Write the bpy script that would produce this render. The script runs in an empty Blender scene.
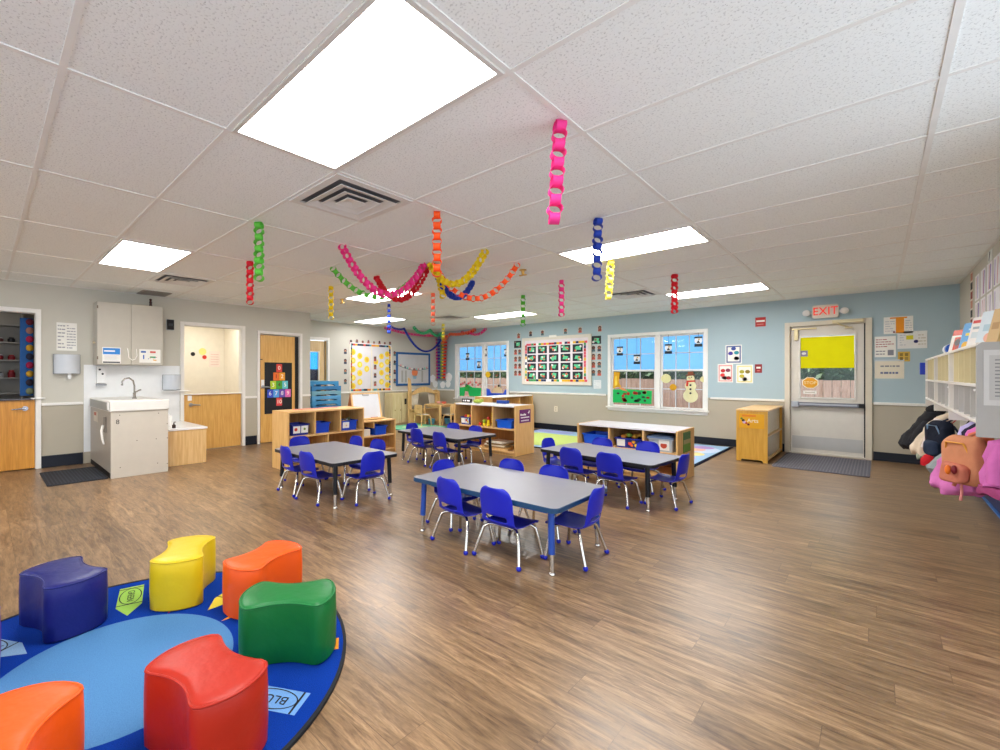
import bpy, math, random
from mathutils import Vector, Matrix
random.seed(7)
R = math.radians
SC = bpy.context.scene
COL = SC.collection

# ------------------------------------------------------------------ camera, world, exposure
cam_data = bpy.data.cameras.new('camera')
cam_data.sensor_width = 36.0
cam_data.lens = 16.12
cam_data.shift_x = 0.058
cam_data.clip_start = 0.05
cam = bpy.data.objects.new('camera', cam_data)
cam.location = (0, 0, 1.205)
cam.rotation_euler = (R(90), 0, 0.7711)
COL.objects.link(cam)
SC.camera = cam
SC.view_settings.view_transform = 'Standard'
SC.view_settings.look = 'None'
SC.view_settings.gamma = 1
SC.view_settings.use_curve_mapping = False
SC.view_settings.exposure = 0.8
SC.cycles.use_denoising = True
SC.cycles.max_bounces = 10
SC.cycles.diffuse_bounces = 7
SC.cycles.sample_clamp_indirect = 8
LAMP = 16          # radiance of the ceiling light diffusers
SKY = 1.5
world = bpy.data.worlds.new('daylight'); SC.world = world
world.use_nodes = True
bg = world.node_tree.nodes['Background']
bg.inputs[0].default_value = (0.78, 0.88, 1.0, 1); bg.inputs[1].default_value = SKY

# ------------------------------------------------------------------ main dimensions (metres)
H = 2.39                     # ceiling
XL, XL2, XR, YB = -7.75, -8.72, 0.765, 8.80
YC = 4.37                    # outside corner of the left wall
YN = -4.6                    # wall behind the camera
GX0, GY0, GX, GY = -1.0293, 1.4379, 1.2192, 0.6096   # ceiling grid

# ------------------------------------------------------------------ materials
def lin(h):
    if isinstance(h, str):
        h = h.lstrip('#'); c = [int(h[i:i+2], 16)/255 for i in (0, 2, 4)]
    else: c = [v/255 for v in h]
    return tuple((v/12.92 if v <= .04045 else ((v+.055)/1.055)**2.4) for v in c) + (1,)
CACHE = {}
def new_mat(name):
    m = bpy.data.materials.new(name); m.use_nodes = True
    return m, m.node_tree.nodes, m.node_tree.links, m.node_tree.nodes['Principled BSDF']
def paint(h, rough=.6, metal=0, spec=.4, bump=0, bscale=120, var=.06, coat=0, trans=0):
    key = (str(h), rough, metal, spec, bump, bscale, var, coat, trans)
    if key in CACHE: return CACHE[key]
    m, N, L, b = new_mat('finish_' + str(len(CACHE)))
    c = lin(h)
    tc = N.new('ShaderNodeTexCoord'); no = N.new('ShaderNodeTexNoise')
    no.inputs['Scale'].default_value = 9; no.inputs['Detail'].default_value = 3
    L.new(tc.outputs['Object'], no.inputs['Vector'])
    mx = N.new('ShaderNodeMix'); mx.data_type = 'RGBA'
    mx.inputs[6].default_value = tuple(v*(1-var) for v in c[:3]) + (1,)
    mx.inputs[7].default_value = tuple(min(1, v*(1+var)) for v in c[:3]) + (1,)
    L.new(no.outputs['Fac'], mx.inputs[0]); L.new(mx.outputs[2], b.inputs['Base Color'])
    b.inputs['Roughness'].default_value = rough; b.inputs['Metallic'].default_value = metal
    b.inputs['Specular IOR Level'].default_value = spec
    if coat: b.inputs['Coat Weight'].default_value = coat; b.inputs['Coat Roughness'].default_value = .15
    if trans: b.inputs['Transmission Weight'].default_value = trans
    if bump:
        n2 = N.new('ShaderNodeTexNoise'); n2.inputs['Scale'].default_value = bscale; n2.inputs['Detail'].default_value = 3
        L.new(tc.outputs['Object'], n2.inputs['Vector'])
        bp = N.new('ShaderNodeBump'); bp.inputs['Strength'].default_value = bump; bp.inputs['Distance'].default_value = .01
        L.new(n2.outputs['Fac'], bp.inputs['Height']); L.new(bp.outputs[0], b.inputs['Normal'])
    CACHE[key] = m
    return m
def wood(h1, h2, rough=.42, axis='Z', name='wood'):
    key = ('wood', h1, h2, rough, axis)
    if key in CACHE: return CACHE[key]
    m, N, L, b = new_mat(name)
    tc = N.new('ShaderNodeTexCoord'); mp = N.new('ShaderNodeMapping')
    s = {'X': (.6, 9, 9), 'Y': (9, .6, 9), 'Z': (9, 9, .6)}[axis]
    mp.inputs['Scale'].default_value = s
    L.new(tc.outputs['Object'], mp.inputs['Vector'])
    n1 = N.new('ShaderNodeTexNoise'); n1.inputs['Scale'].default_value = 5; n1.inputs['Detail'].default_value = 5; n1.inputs['Distortion'].default_value = .6
    L.new(mp.outputs[0], n1.inputs['Vector'])
    cr = N.new('ShaderNodeValToRGB')
    cr.color_ramp.elements[0].position = .3; cr.color_ramp.elements[0].color = lin(h2)
    cr.color_ramp.elements[1].position = .72; cr.color_ramp.elements[1].color = lin(h1)
    L.new(n1.outputs['Fac'], cr.inputs[0]); L.new(cr.outputs[0], b.inputs['Base Color'])
    b.inputs['Roughness'].default_value = rough
    CACHE[key] = m
    return m
def emit(name, h, s):
    m = bpy.data.materials.new(name); m.use_nodes = True
    N, L = m.node_tree.nodes, m.node_tree.links
    N.remove(N['Principled BSDF'])
    e = N.new('ShaderNodeEmission'); e.inputs[0].default_value = lin(h); e.inputs[1].default_value = s
    L.new(e.outputs[0], N['Material Output'].inputs[0])
    return m
def translucent(name, h, diff=.35):
    m = bpy.data.materials.new(name); m.use_nodes = True
    N, L = m.node_tree.nodes, m.node_tree.links
    N.remove(N['Principled BSDF'])
    t = N.new('ShaderNodeBsdfTranslucent'); d = N.new('ShaderNodeBsdfDiffuse'); mx = N.new('ShaderNodeMixShader')
    no = N.new('ShaderNodeTexNoise'); no.inputs['Scale'].default_value = 5
    hs = N.new('ShaderNodeHueSaturation'); hs.inputs['Color'].default_value = lin(h)
    mr = N.new('ShaderNodeMapRange'); mr.inputs[3].default_value = .93; mr.inputs[4].default_value = 1.05
    L.new(no.outputs['Fac'], mr.inputs[0]); L.new(mr.outputs[0], hs.inputs['Value'])
    L.new(hs.outputs[0], t.inputs[0]); L.new(hs.outputs[0], d.inputs[0])
    mx.inputs[0].default_value = diff
    L.new(t.outputs[0], mx.inputs[1]); L.new(d.outputs[0], mx.inputs[2]); L.new(mx.outputs[0], N['Material Output'].inputs[0])
    return m
def glass(name='clear_glass'):
    m = bpy.data.materials.new(name); m.use_nodes = True
    N, L = m.node_tree.nodes, m.node_tree.links
    N.remove(N['Principled BSDF'])
    t = N.new('ShaderNodeBsdfTransparent'); g = N.new('ShaderNodeBsdfGlossy'); mx = N.new('ShaderNodeMixShader')
    g.inputs['Roughness'].default_value = .03
    lw = N.new('ShaderNodeFresnel'); lw.inputs[0].default_value = 1.35
    t.inputs[0].default_value = (.93, .96, .95, 1)
    L.new(lw.outputs[0], mx.inputs[0]); L.new(t.outputs[0], mx.inputs[1]); L.new(g.outputs[0], mx.inputs[2])
    L.new(mx.outputs[0], N['Material Output'].inputs[0])
    return m
GLASS = glass()
def floor_mat():
    m, N, L, b = new_mat('vinyl_planks')
    tc = N.new('ShaderNodeTexCoord')
    br = N.new('ShaderNodeTexBrick'); br.offset = .37; br.offset_frequency = 2
    br.inputs['Scale'].default_value = 1; br.inputs['Brick Width'].default_value = 1.22; br.inputs['Row Height'].default_value = .155
    br.inputs['Mortar Size'].default_value = .0012; br.inputs['Mortar Smooth'].default_value = .2
    br.inputs['Color1'].default_value = (.0, .0, .0, 1); br.inputs['Color2'].default_value = (1, 1, 1, 1); br.inputs['Mortar'].default_value = (.5, .5, .5, 1)
    # every row of planks starts at its own place
    br.offset = 0
    sx = N.new('ShaderNodeSeparateXYZ'); L.new(tc.outputs['Object'], sx.inputs[0])
    dv = N.new('ShaderNodeMath'); dv.operation = 'DIVIDE'; dv.inputs[1].default_value = .155; L.new(sx.outputs[1], dv.inputs[0])
    fl = N.new('ShaderNodeMath'); fl.operation = 'FLOOR'; L.new(dv.outputs[0], fl.inputs[0])
    wn = N.new('ShaderNodeTexWhiteNoise'); wn.noise_dimensions = '1D'; L.new(fl.outputs[0], wn.inputs['W'])
    ma = N.new('ShaderNodeMath'); ma.operation = 'MULTIPLY_ADD'; ma.inputs[1].default_value = 1.22
    L.new(wn.outputs['Value'], ma.inputs[0]); L.new(sx.outputs[0], ma.inputs[2])
    cb = N.new('ShaderNodeCombineXYZ'); L.new(ma.outputs[0], cb.inputs[0]); L.new(sx.outputs[1], cb.inputs[1])
    L.new(cb.outputs[0], br.inputs['Vector'])
    bw = N.new('ShaderNodeRGBToBW'); L.new(br.outputs['Color'], bw.inputs[0])
    # shift the grain for every plank
    cx = N.new('ShaderNodeCombineXYZ')
    m7 = N.new('ShaderNodeMath'); m7.operation = 'MULTIPLY'; m7.inputs[1].default_value = 17.3
    L.new(bw.outputs[0], m7.inputs[0]); L.new(m7.outputs[0], cx.inputs[0]); L.new(m7.outputs[0], cx.inputs[2])
    ad = N.new('ShaderNodeVectorMath'); ad.operation = 'ADD'
    L.new(tc.outputs['Object'], ad.inputs[0]); L.new(cx.outputs[0], ad.inputs[1])
    mp = N.new('ShaderNodeMapping'); mp.inputs['Scale'].default_value = (1.2, 9, 1)
    L.new(ad.outputs[0], mp.inputs['Vector'])
    n1 = N.new('ShaderNodeTexNoise'); n1.inputs['Scale'].default_value = 2.2; n1.inputs['Detail'].default_value = 8; n1.inputs['Roughness'].default_value = .68; n1.inputs['Distortion'].default_value = 1.1
    L.new(mp.outputs[0], n1.inputs['Vector'])
    mp2 = N.new('ShaderNodeMapping'); mp2.inputs['Scale'].default_value = (5, 42, 1)
    L.new(ad.outputs[0], mp2.inputs['Vector'])
    n2 = N.new('ShaderNodeTexNoise'); n2.inputs['Scale'].default_value = 2; n2.inputs['Detail'].default_value = 7; n2.inputs['Roughness'].default_value = .7; n2.inputs['Distortion'].default_value = .8
    L.new(mp2.outputs[0], n2.inputs['Vector'])
    cr = N.new('ShaderNodeValToRGB'); E = cr.color_ramp.elements
    E[0].position = .30; E[0].color = lin('5a4330')
    E[1].position = .74; E[1].color = lin('b5946f')
    e = E.new(.5); e.color = lin('8c6f50')
    L.new(n1.outputs['Fac'], cr.inputs[0])
    cr2 = N.new('ShaderNodeValToRGB'); E2 = cr2.color_ramp.elements
    E2[0].position = .36; E2[0].color = (.50, .46, .42, 1); E2[1].position = .6; E2[1].color = (1, 1, 1, 1)
    L.new(n2.outputs['Fac'], cr2.inputs[0])
    mu = N.new('ShaderNodeMix'); mu.data_type = 'RGBA'; mu.blend_type = 'MULTIPLY'; mu.inputs[0].default_value = .75
    L.new(cr.outputs[0], mu.inputs[6]); L.new(cr2.outputs[0], mu.inputs[7])
    # tone per plank
    mr = N.new('ShaderNodeMapRange'); mr.inputs[3].default_value = .84; mr.inputs[4].default_value = 1.14
    L.new(bw.outputs[0], mr.inputs[0])
    mu2 = N.new('ShaderNodeVectorMath'); mu2.operation = 'SCALE'
    L.new(mu.outputs[2], mu2.inputs[0]); L.new(mr.outputs[0], mu2.inputs['Scale'])
    # dark joint
    mj = N.new('ShaderNodeMix'); mj.data_type = 'RGBA'; mj.inputs[7].default_value = lin('4a3423')
    mf = N.new('ShaderNodeMath'); mf.operation = 'MULTIPLY'; mf.inputs[1].default_value = .6
    L.new(br.outputs['Fac'], mf.inputs[0]); L.new(mf.outputs[0], mj.inputs[0]); L.new(mu2.outputs[0], mj.inputs[6])
    L.new(mj.outputs[2], b.inputs['Base Color'])
    rr = N.new('ShaderNodeMapRange'); rr.inputs[3].default_value = .24; rr.inputs[4].default_value = .40
    L.new(n1.outputs['Fac'], rr.inputs[0]); L.new(rr.outputs[0], b.inputs['Roughness'])
    b.inputs['Specular IOR Level'].default_value = .5
    bp = N.new('ShaderNodeBump'); bp.inputs['Strength'].default_value = .2; bp.inputs['Distance'].default_value = .008
    mp3 = N.new('ShaderNodeMapping'); mp3.inputs['Scale'].default_value = (.9, 9, 1)
    L.new(ad.outputs[0], mp3.inputs['Vector'])
    n3 = N.new('ShaderNodeTexNoise'); n3.inputs['Scale'].default_value = 2; n3.inputs['Detail'].default_value = 3
    L.new(mp3.outputs[0], n3.inputs['Vector'])
    L.new(n3.outputs['Fac'], bp.inputs['Height']); L.new(bp.outputs[0], b.inputs['Normal'])
    return m
def tile_mat():
    m, N, L, b = new_mat('mineral_fibre_tile')
    tc = N.new('ShaderNodeTexCoord')
    n = N.new('ShaderNodeTexNoise'); n.inputs['Scale'].default_value = 110; n.inputs['Detail'].default_value = 2
    L.new(tc.outputs['Object'], n.inputs['Vector'])
    cr = N.new('ShaderNodeValToRGB'); E = cr.color_ramp.elements
    E[0].position = .30; E[0].color = lin('cfd2d0'); E[1].position = .44; E[1].color = lin('f2f5f3')
    L.new(n.outputs['Fac'], cr.inputs[0])
    v = N.new('ShaderNodeTexVoronoi'); v.inputs['Scale'].default_value = 80
    L.new(tc.outputs['Object'], v.inputs['Vector'])
    cr2 = N.new('ShaderNodeValToRGB'); E2 = cr2.color_ramp.elements
    E2[0].position = .11; E2[0].color = (.5, .49, .48, 1); E2[1].position = .17; E2[1].color = (1, 1, 1, 1)
    L.new(v.outputs['Distance'], cr2.inputs[0])
    n4 = N.new('ShaderNodeTexNoise'); n4.inputs['Scale'].default_value = 45
    L.new(tc.outputs['Object'], n4.inputs['Vector'])
    cr3 = N.new('ShaderNodeValToRGB'); cr3.color_ramp.elements[0].position = .46; cr3.color_ramp.elements[1].position = .58
    L.new(n4.outputs['Fac'], cr3.inputs[0])
    mu = N.new('ShaderNodeMix'); mu.data_type = 'RGBA'; mu.blend_type = 'MULTIPLY'
    L.new(cr3.outputs[0], mu.inputs[0])
    L.new(cr.outputs[0], mu.inputs[6]); L.new(cr2.outputs[0], mu.inputs[7])
    L.new(mu.outputs[2], b.inputs['Base Color'])
    b.inputs['Roughness'].default_value = .9; b.inputs['Specular IOR Level'].default_value = .1
    bp = N.new('ShaderNodeBump'); bp.inputs['Strength'].default_value = .25; bp.inputs['Distance'].default_value = .004
    L.new(n.outputs['Fac'], bp.inputs['Height']); L.new(bp.outputs[0], b.inputs['Normal'])
    return m
def carpet(h, h2=None, sc=260):
    key = ('carpet', h, h2)
    if key in CACHE: return CACHE[key]
    m, N, L, b = new_mat('carpet')
    tc = N.new('ShaderNodeTexCoord'); n = N.new('ShaderNodeTexNoise'); n.inputs['Scale'].default_value = sc; n.inputs['Detail'].default_value = 3
    L.new(tc.outputs['Object'], n.inputs['Vector'])
    mx = N.new('ShaderNodeMix'); mx.data_type = 'RGBA'
    c = lin(h); d = lin(h2) if h2 else tuple(v*.72 for v in c[:3]) + (1,)
    mx.inputs[6].default_value = d; mx.inputs[7].default_value = tuple(min(1, v*1.2) for v in c[:3]) + (1,)
    L.new(n.outputs['Fac'], mx.inputs[0]); L.new(mx.outputs[2], b.inputs['Base Color'])
    b.inputs['Roughness'].default_value = .95; b.inputs['Specular IOR Level'].default_value = .05
    bp = N.new('ShaderNodeBump'); bp.inputs['Strength'].default_value = .5; bp.inputs['Distance'].default_value = .004
    L.new(n.outputs['Fac'], bp.inputs['Height']); L.new(bp.outputs[0], b.inputs['Normal'])
    CACHE[key] = m
    return m

MAPLE = wood('e6bd7e', 'cf9c58', .4, 'Z', 'maple')
MAPLE_X = wood('e9c287', 'd3a262', .4, 'X', 'maple_long')
MAPLE_IN = wood('c68f4c', 'a9743a', .5, 'Z', 'maple_back')
DOORWOOD = wood('e6b868', 'd09a4e', .38, 'Z', 'door_veneer')
HONEY = wood('eab94e', 'd9a138', .4, 'Z', 'honey_birch')
BIRCH = wood('e8c58c', 'd2a566', .4, 'Z', 'birch')
WHITE = paint('f0efec', .45)
TRIM = paint('ebe8e2', .4)
CREAM = paint('d9d0c2', .5)
WALL_TAN = paint('b5ad9b', .75, bump=.05, bscale=200, var=.02)
WALL_BEIGE = paint('c9c6ba', .75, bump=.05, bscale=200, var=.02)
WALL_BLUE = paint('abc0c8', .75, bump=.05, bscale=200, var=.02)
WALL_WHITE = paint('c9c5bb', .75, bump=.05, bscale=200, var=.02)
NAVY = paint('0f1624', .45)
BLACK = paint('121214', .5)
GREY = paint('8d8d8e', .5)
STEEL = paint('b9bcc0', .28, 1)
CHROME = paint('d8d4cc', .16, 1)
BLUEPL = paint('1722ae', .36, spec=.4, var=.03)
BLUEBIN = paint('1746c9', .35, spec=.5)
LAMINATE = paint('88878e', .34, bump=0, var=.05)

# ------------------------------------------------------------------ mesh building
class MB:
    def __init__(s): s.v = []; s.f = []; s.m = []
    def add(s, vs, fs, m=0, M=None):
        o = len(s.v)
        for p in vs:
            p = Vector(p)
            s.v.append(tuple(M @ p) if M is not None else tuple(p))
        for f in fs: s.f.append([o+i for i in f]); s.m.append(m)
        return s
    def box(s, x0, x1, y0, y1, z0, z1, m=0, M=None):
        return s.add([(x0,y0,z0),(x1,y0,z0),(x1,y1,z0),(x0,y1,z0),(x0,y0,z1),(x1,y0,z1),(x1,y1,z1),(x0,y1,z1)],
                     [(0,3,2,1),(4,5,6,7),(0,1,5,4),(1,2,6,5),(2,3,7,6),(3,0,4,7)], m, M)
    def prism(s, poly, a, b, axis='z', m=0, M=None, inset=0, mtop=None):
        """extrude a closed 2D outline; axis z -> (x,y), axis y -> (x,z), axis x -> (y,z)"""
        n = len(poly)
        def P(p, t): return {'z': (p[0], p[1], t), 'y': (p[0], t, p[1]), 'x': (t, p[0], p[1])}[axis]
        vs = [P(p, a) for p in poly] + [P(p, b) for p in poly]
        fs = [(i, (i+1) % n, n+(i+1) % n, n+i) for i in range(n)]
        s.add(vs, fs, m, M)
        s.add([P(p, a) for p in poly], [tuple(range(n-1, -1, -1))], m, M)
        s.add([P(p, b) for p in poly], [tuple(range(n))], m if mtop is None else mtop, M)
        return s
    def cyl(s, c, r, h, n=20, m=0, axis='z', r2=None, M=None):
        r2 = r if r2 is None else r2
        def P(a, rr, t):
            u, v = rr*math.cos(a), rr*math.sin(a)
            return {'z': (c[0]+u, c[1]+v, c[2]+t), 'y': (c[0]+u, c[1]+t, c[2]+v), 'x': (c[0]+t, c[1]+u, c[2]+v)}[axis]
        A = [2*math.pi*i/n for i in range(n)]
        vs = [P(a, r, 0) for a in A] + [P(a, r2, h) for a in A]
        fs = [(i, (i+1) % n, n+(i+1) % n, n+i) for i in range(n)] + [tuple(range(n-1, -1, -1)), tuple(range(n, 2*n))]
        return s.add(vs, fs, m, M)
    def lathe(s, prof, c=(0,0,0), n=20, m=0, M=None):
        vs = []; fs = []
        for r, z in prof:
            for i in range(n):
                a = 2*math.pi*i/n
                vs.append((c[0]+r*math.cos(a), c[1]+r*math.sin(a), c[2]+z))
        k = len(prof)
        for j in range(k-1):
            for i in range(n): fs.append((j*n+i, j*n+(i+1) % n, (j+1)*n+(i+1) % n, (j+1)*n+i))
        fs.append(tuple(range(n-1, -1, -1))); fs.append(tuple((k-1)*n+i for i in range(n)))
        return s.add(vs, fs, m, M)
    def ball(s, c, r, n=14, k=9, m=0, M=None):
        rx, ry, rz = (r, r, r) if not isinstance(r, (tuple, list)) else r
        vs = []; fs = []
        for j in range(k+1):
            t = math.pi*j/k
            for i in range(n):
                a = 2*math.pi*i/n
                vs.append((c[0]+rx*math.sin(t)*math.cos(a), c[1]+ry*math.sin(t)*math.sin(a), c[2]-rz*math.cos(t)))
        for j in range(k):
            for i in range(n): fs.append((j*n+i, j*n+(i+1) % n, (j+1)*n+(i+1) % n, (j+1)*n+i))
        return s.add(vs, fs, m, M)
    def tube(s, path, r, n=10, m=0, M=None, closed=False, flat=1.0):
        P = [Vector(p) for p in path]; k = len(P)
        rs = r if isinstance(r, (list, tuple)) else [r]*k
        vs = []; fs = []
        up = None
        for j in range(k):
            if closed: t = (P[(j+1) % k]-P[j-1])
            else: t = (P[min(j+1, k-1)]-P[max(j-1, 0)])
            t = t.normalized() if t.length > 1e-9 else Vector((0, 0, 1))
            if up is None:
                up = Vector((0, 0, 1)) if abs(t.z) < .9 else Vector((1, 0, 0))
            side = t.cross(up)
            if side.length < 1e-6: side = t.orthogonal()
            side.normalize(); up = side.cross(t).normalized()
            for i in range(n):
                a = 2*math.pi*i/n
                vs.append(P[j]+side*(rs[j]*math.cos(a))+up*(rs[j]*flat*math.sin(a)))
        for j in range(k if closed else k-1):
            j2 = (j+1) % k
            for i in range(n): fs.append((j*n+i, j*n+(i+1) % n, j2*n+(i+1) % n, j2*n+i))
        if not closed:
            fs.append(tuple(range(n-1, -1, -1))); fs.append(tuple((k-1)*n+i for i in range(n)))
        return s.add(vs, fs, m, M)
    def grid(s, pts, m=0, M=None, skip=None):
        h, w = len(pts), len(pts[0]); vs = [p for row in pts for p in row]; fs = []
        for j in range(h-1):
            for i in range(w-1):
                if skip and skip(j, i): continue
                fs.append((j*w+i, j*w+i+1, (j+1)*w+i+1, (j+1)*w+i))
        return s.add(vs, fs, m, M)
    def mesh(s, name, mats, smooth=0):
        me = bpy.data.meshes.new(name)
        me.from_pydata(s.v, [], s.f)
        mats = mats if isinstance(mats, (list, tuple)) else [mats]
        for x in mats: me.materials.append(x)
        me.polygons.foreach_set('material_index', s.m)
        me.validate(); me.update()
        import bmesh
        bm = bmesh.new(); bm.from_mesh(me); bmesh.ops.recalc_face_normals(bm, faces=bm.faces); bm.to_mesh(me); bm.free()
        if smooth:
            for p in me.polygons: p.use_smooth = True
            me.set_sharp_from_angle(angle=R(smooth))
        return me
    def build(s, name, mats, parent=None, loc=(0,0,0), rz=0, smooth=0, bevel=0, seg=2, sub=0, solid=0):
        o = bpy.data.objects.new(name, s.mesh(name, mats, smooth))
        COL.objects.link(o); o.location = loc; o.rotation_euler = (0, 0, rz)
        if parent is not None: o.parent = parent
        if solid:
            md = o.modifiers.new('thickness', 'SOLIDIFY'); md.thickness = solid; md.offset = 0
        if sub:
            md = o.modifiers.new('smooth', 'SUBSURF'); md.levels = sub; md.render_levels = sub
        if bevel:
            md = o.modifiers.new('edge', 'BEVEL'); md.width = bevel; md.segments = seg; md.limit_method = 'ANGLE'; md.angle_limit = R(40)
        return o
def rrect(x0, x1, y0, y1, r, n=5):
    out = []
    for cx, cy, a0 in ((x1-r, y0+r, -90), (x1-r, y1-r, 0), (x0+r, y1-r, 90), (x0+r, y0+r, 180)):
        for i in range(n+1):
            a = R(a0+90*i/n); out.append((cx+r*math.cos(a), cy+r*math.sin(a)))
    return out
def circle(cx, cy, r, n=20, ry=None):
    ry = r if ry is None else ry
    return [(cx+r*math.cos(2*math.pi*i/n), cy+ry*math.sin(2*math.pi*i/n)) for i in range(n)]
def thing(name, label, cat, loc=(0,0,0), rz=0, group=None):
    o = bpy.data.objects.new(name, None); COL.objects.link(o)
    o.empty_display_size = .05
    o.location = loc; o.rotation_euler = (0, 0, rz)
    o['label'] = label; o['category'] = cat
    if group: o['group'] = group
    return o
def tag(o, label, cat, group=None, kind=None):
    o['label'] = label; o['category'] = cat
    if group: o['group'] = group
    if kind: o['kind'] = kind
    return o
def struct(o): o['kind'] = 'structure'; return o
def dup(root, loc, rz, label, group=None):
    r = root.copy(); COL.objects.link(r); r.location = loc; r.rotation_euler = (0, 0, rz)
    r['label'] = label
    if group: r['group'] = group
    for ch in list(root.children):
        c = ch.copy(); COL.objects.link(c); c.parent = r
        for g in list(ch.children):
            d = g.copy(); COL.objects.link(d); d.parent = c
    return r
def text(name, s, size, mat, parent, loc, rot=(R(90), 0, 0), ext=.001, sx=1):
    cu = bpy.data.curves.new(name, 'FONT'); cu.body = s; cu.size = size; cu.extrude = ext
    cu.align_x = 'CENTER'; cu.align_y = 'CENTER'
    t = bpy.data.objects.new(name + '_curve', cu); COL.objects.link(t)
    dg = bpy.context.evaluated_depsgraph_get(); dg.update()
    me = bpy.data.meshes.new_from_object(t.evaluated_get(dg)); me.name = name
    bpy.data.objects.remove(t); bpy.data.curves.remove(cu)
    me.materials.clear(); me.materials.append(mat)
    o = bpy.data.objects.new(name, me); COL.objects.link(o)
    o.location = loc; o.rotation_euler = rot; o.scale = (sx, 1, 1)
    if parent is not None: o.parent = parent
    return o
# walls: local x runs to the right as seen from the room, local -y points into the room
def wallframe(wall, u, z, off=0.0):
    return {'back': ((u, YB-off, z), 0.0), 'left': ((XL+off, u, z), R(90)), 'far_left': ((XL2+off, u, z), R(90)),
            'right': ((XR-off, u, z), R(-90))}[wall]
def sheet(name, label, cat, wall, u0, u1, z0, z1, mat, prints=(), group=None, thick=.003, off=.002, curl=0, rot=0):
    """a flat sheet on a wall with its printing in the same mesh"""
    u = u1 if wall == 'right' else u0
    w, h = abs(u1-u0), z1-z0
    loc, rz = wallframe(wall, u, z0, off)
    b = MB(); mats = [mat]
    b.box(0, w, -thick, 0, 0, h, 0)
    for i, p in enumerate(prints):
        pm = p[-1]
        if pm not in mats: mats.append(pm)
        k = mats.index(pm); d = thick+.0006+.0002*(i % 5)
        if p[0] == 'disc': b.prism(circle(p[1]*w, p[2]*h, p[3], 18, p[4] if len(p) > 5 else None), -d, -thick*.5, 'y', k)
        elif p[0] == 'poly': b.prism([(x*w, z*h) for x, z in p[1]], -d, -thick*.5, 'y', k)
        else: b.box(p[0]*w, p[1]*w, -d, -thick*.5, p[2]*h, p[3]*h, k)
    o = b.build(name, mats, None, loc, rz)
    if rot: o.rotation_euler = (0, rot, rz)
    return tag(o, label, cat, group)
def lines(n, x0, x1, z0, z1, mat, seed=0, th=.35):
    """rows of writing too small to read"""
    rnd = random.Random(seed); out = []
    dz = (z1-z0)/n
    for i in range(n):
        z = z1-(i+.5)*dz; x = x0
        while x < x1-.04:
            l = min(rnd.uniform(.05, .2), x1-x)
            out.append((x, x+l, z-dz*th/2, z+dz*th/2, mat)); x += l+.03
            if rnd.random() < .12: break
    return out
INK = paint('4a4a52', .8)

# ================================================================== THE SETTING
b = MB(); b.box(XL2-.2, XR+.2, YN-.1, YB+.02, -.06, 0)
struct(b.build('floor', floor_mat()))
b = MB(); b.box(XL2-.2, XR+.2, YN-.1, YB+.2, H, H+.08)
struct(b.build('ceiling', tile_mat()))
GRIDW = paint('e9e8e4', .6)
b = MB()
for i in range(-7, 3):
    x = GX0+i*GX
    if XL2 < x < XR: b.box(x-.012, x+.012, YN, YB, H-.005, H+.002)
for j in range(-10, 13):
    y = GY0+j*GY
    if YN < y < YB: b.box(XL2 if y > YC else XL, XR, y-.012, y+.012, H-.0045, H+.002)
# wall angle round the edge of the ceiling
b.box(XL, XL+.02, YN, YC, H-.006, H+.002); b.box(XL2, XL2+.02, YC, YB, H-.006, H+.002)
b.box(XL2, XR, YB-.02, YB, H-.006, H+.002); b.box(XR-.02, XR, YN, YB, H-.006, H+.002)
struct(b.build('trim_1', GRIDW))

def wall(name, axis, a, c, u0, u1, holes, mats, split=.81, top=H+.04):
    """boxes that fill a wall round its openings; mats = (below the rail, above it)"""
    us = sorted({u0, u1, *[h[0] for h in holes], *[h[1] for h in holes]})
    zs = sorted({0, split, top, *[h[2] for h in holes], *[h[3] for h in holes]})
    b = MB()
    for i in range(len(us)-1):
        for k in range(len(zs)-1):
            um, zm = (us[i]+us[i+1])/2, (zs[k]+zs[k+1])/2
            if any(h[0] < um < h[1] and h[2] < zm < h[3] for h in holes): continue
            m = 0 if zm < split else 1
            if axis == 'x': b.box(a, c, us[i], us[i+1], zs[k], zs[k+1], m)
            else: b.box(us[i], us[i+1], a, c, zs[k], zs[k+1], m)
    return struct(b.build(name, list(mats)))
WINS = [(-8.02, -6.365, .60, 1.985), (-3.85, -2.15, .585, 1.97)]
DB = (-.976, -.115, 0, 1.955)
D1, D2, D3 = (-.42, .488, 0, 2.0), (2.20, 3.09, 0, 1.985), (3.395, 4.155, 0, 1.935)
D4 = (4.62, 5.33, 0, 1.975)
wall('wall_back', 'y', YB, YB+.14, XL2-.12, XR+.12, WINS+[DB], (WALL_TAN, WALL_BLUE))
wall('wall_left', 'x', XL-.12, XL, YN, YC, [D1, D2, D3], (WALL_TAN, WALL_BEIGE))
wall('wall_alcove', 'x', XL2-.12, XL2, YC-.12, YB, [D4], (WALL_TAN, WALL_WHITE))
wall('wall_return', 'y', YC-.12, YC, XL2, XL-.12, [], (WALL_TAN, WALL_BEIGE))
wall('wall_right', 'x', XR, XR+.12, YN, YB, [(y, y+1.82, .12, 2.30) for y in (-4.45, -2.53, -.61, 1.31)], (WALL_WHITE, WALL_WHITE))  # unseen openings added here to let in fill daylight
wall('wall_near', 'y', YN-.12, YN, XL2-.12, XR+.12, [(x, x+1.86, .12, 2.30) for x in (-7.35, -5.39, -3.43, -1.47)], (WALL_TAN, WALL_BEIGE))  # openings behind the camera are invented, to light the ceiling

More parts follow.
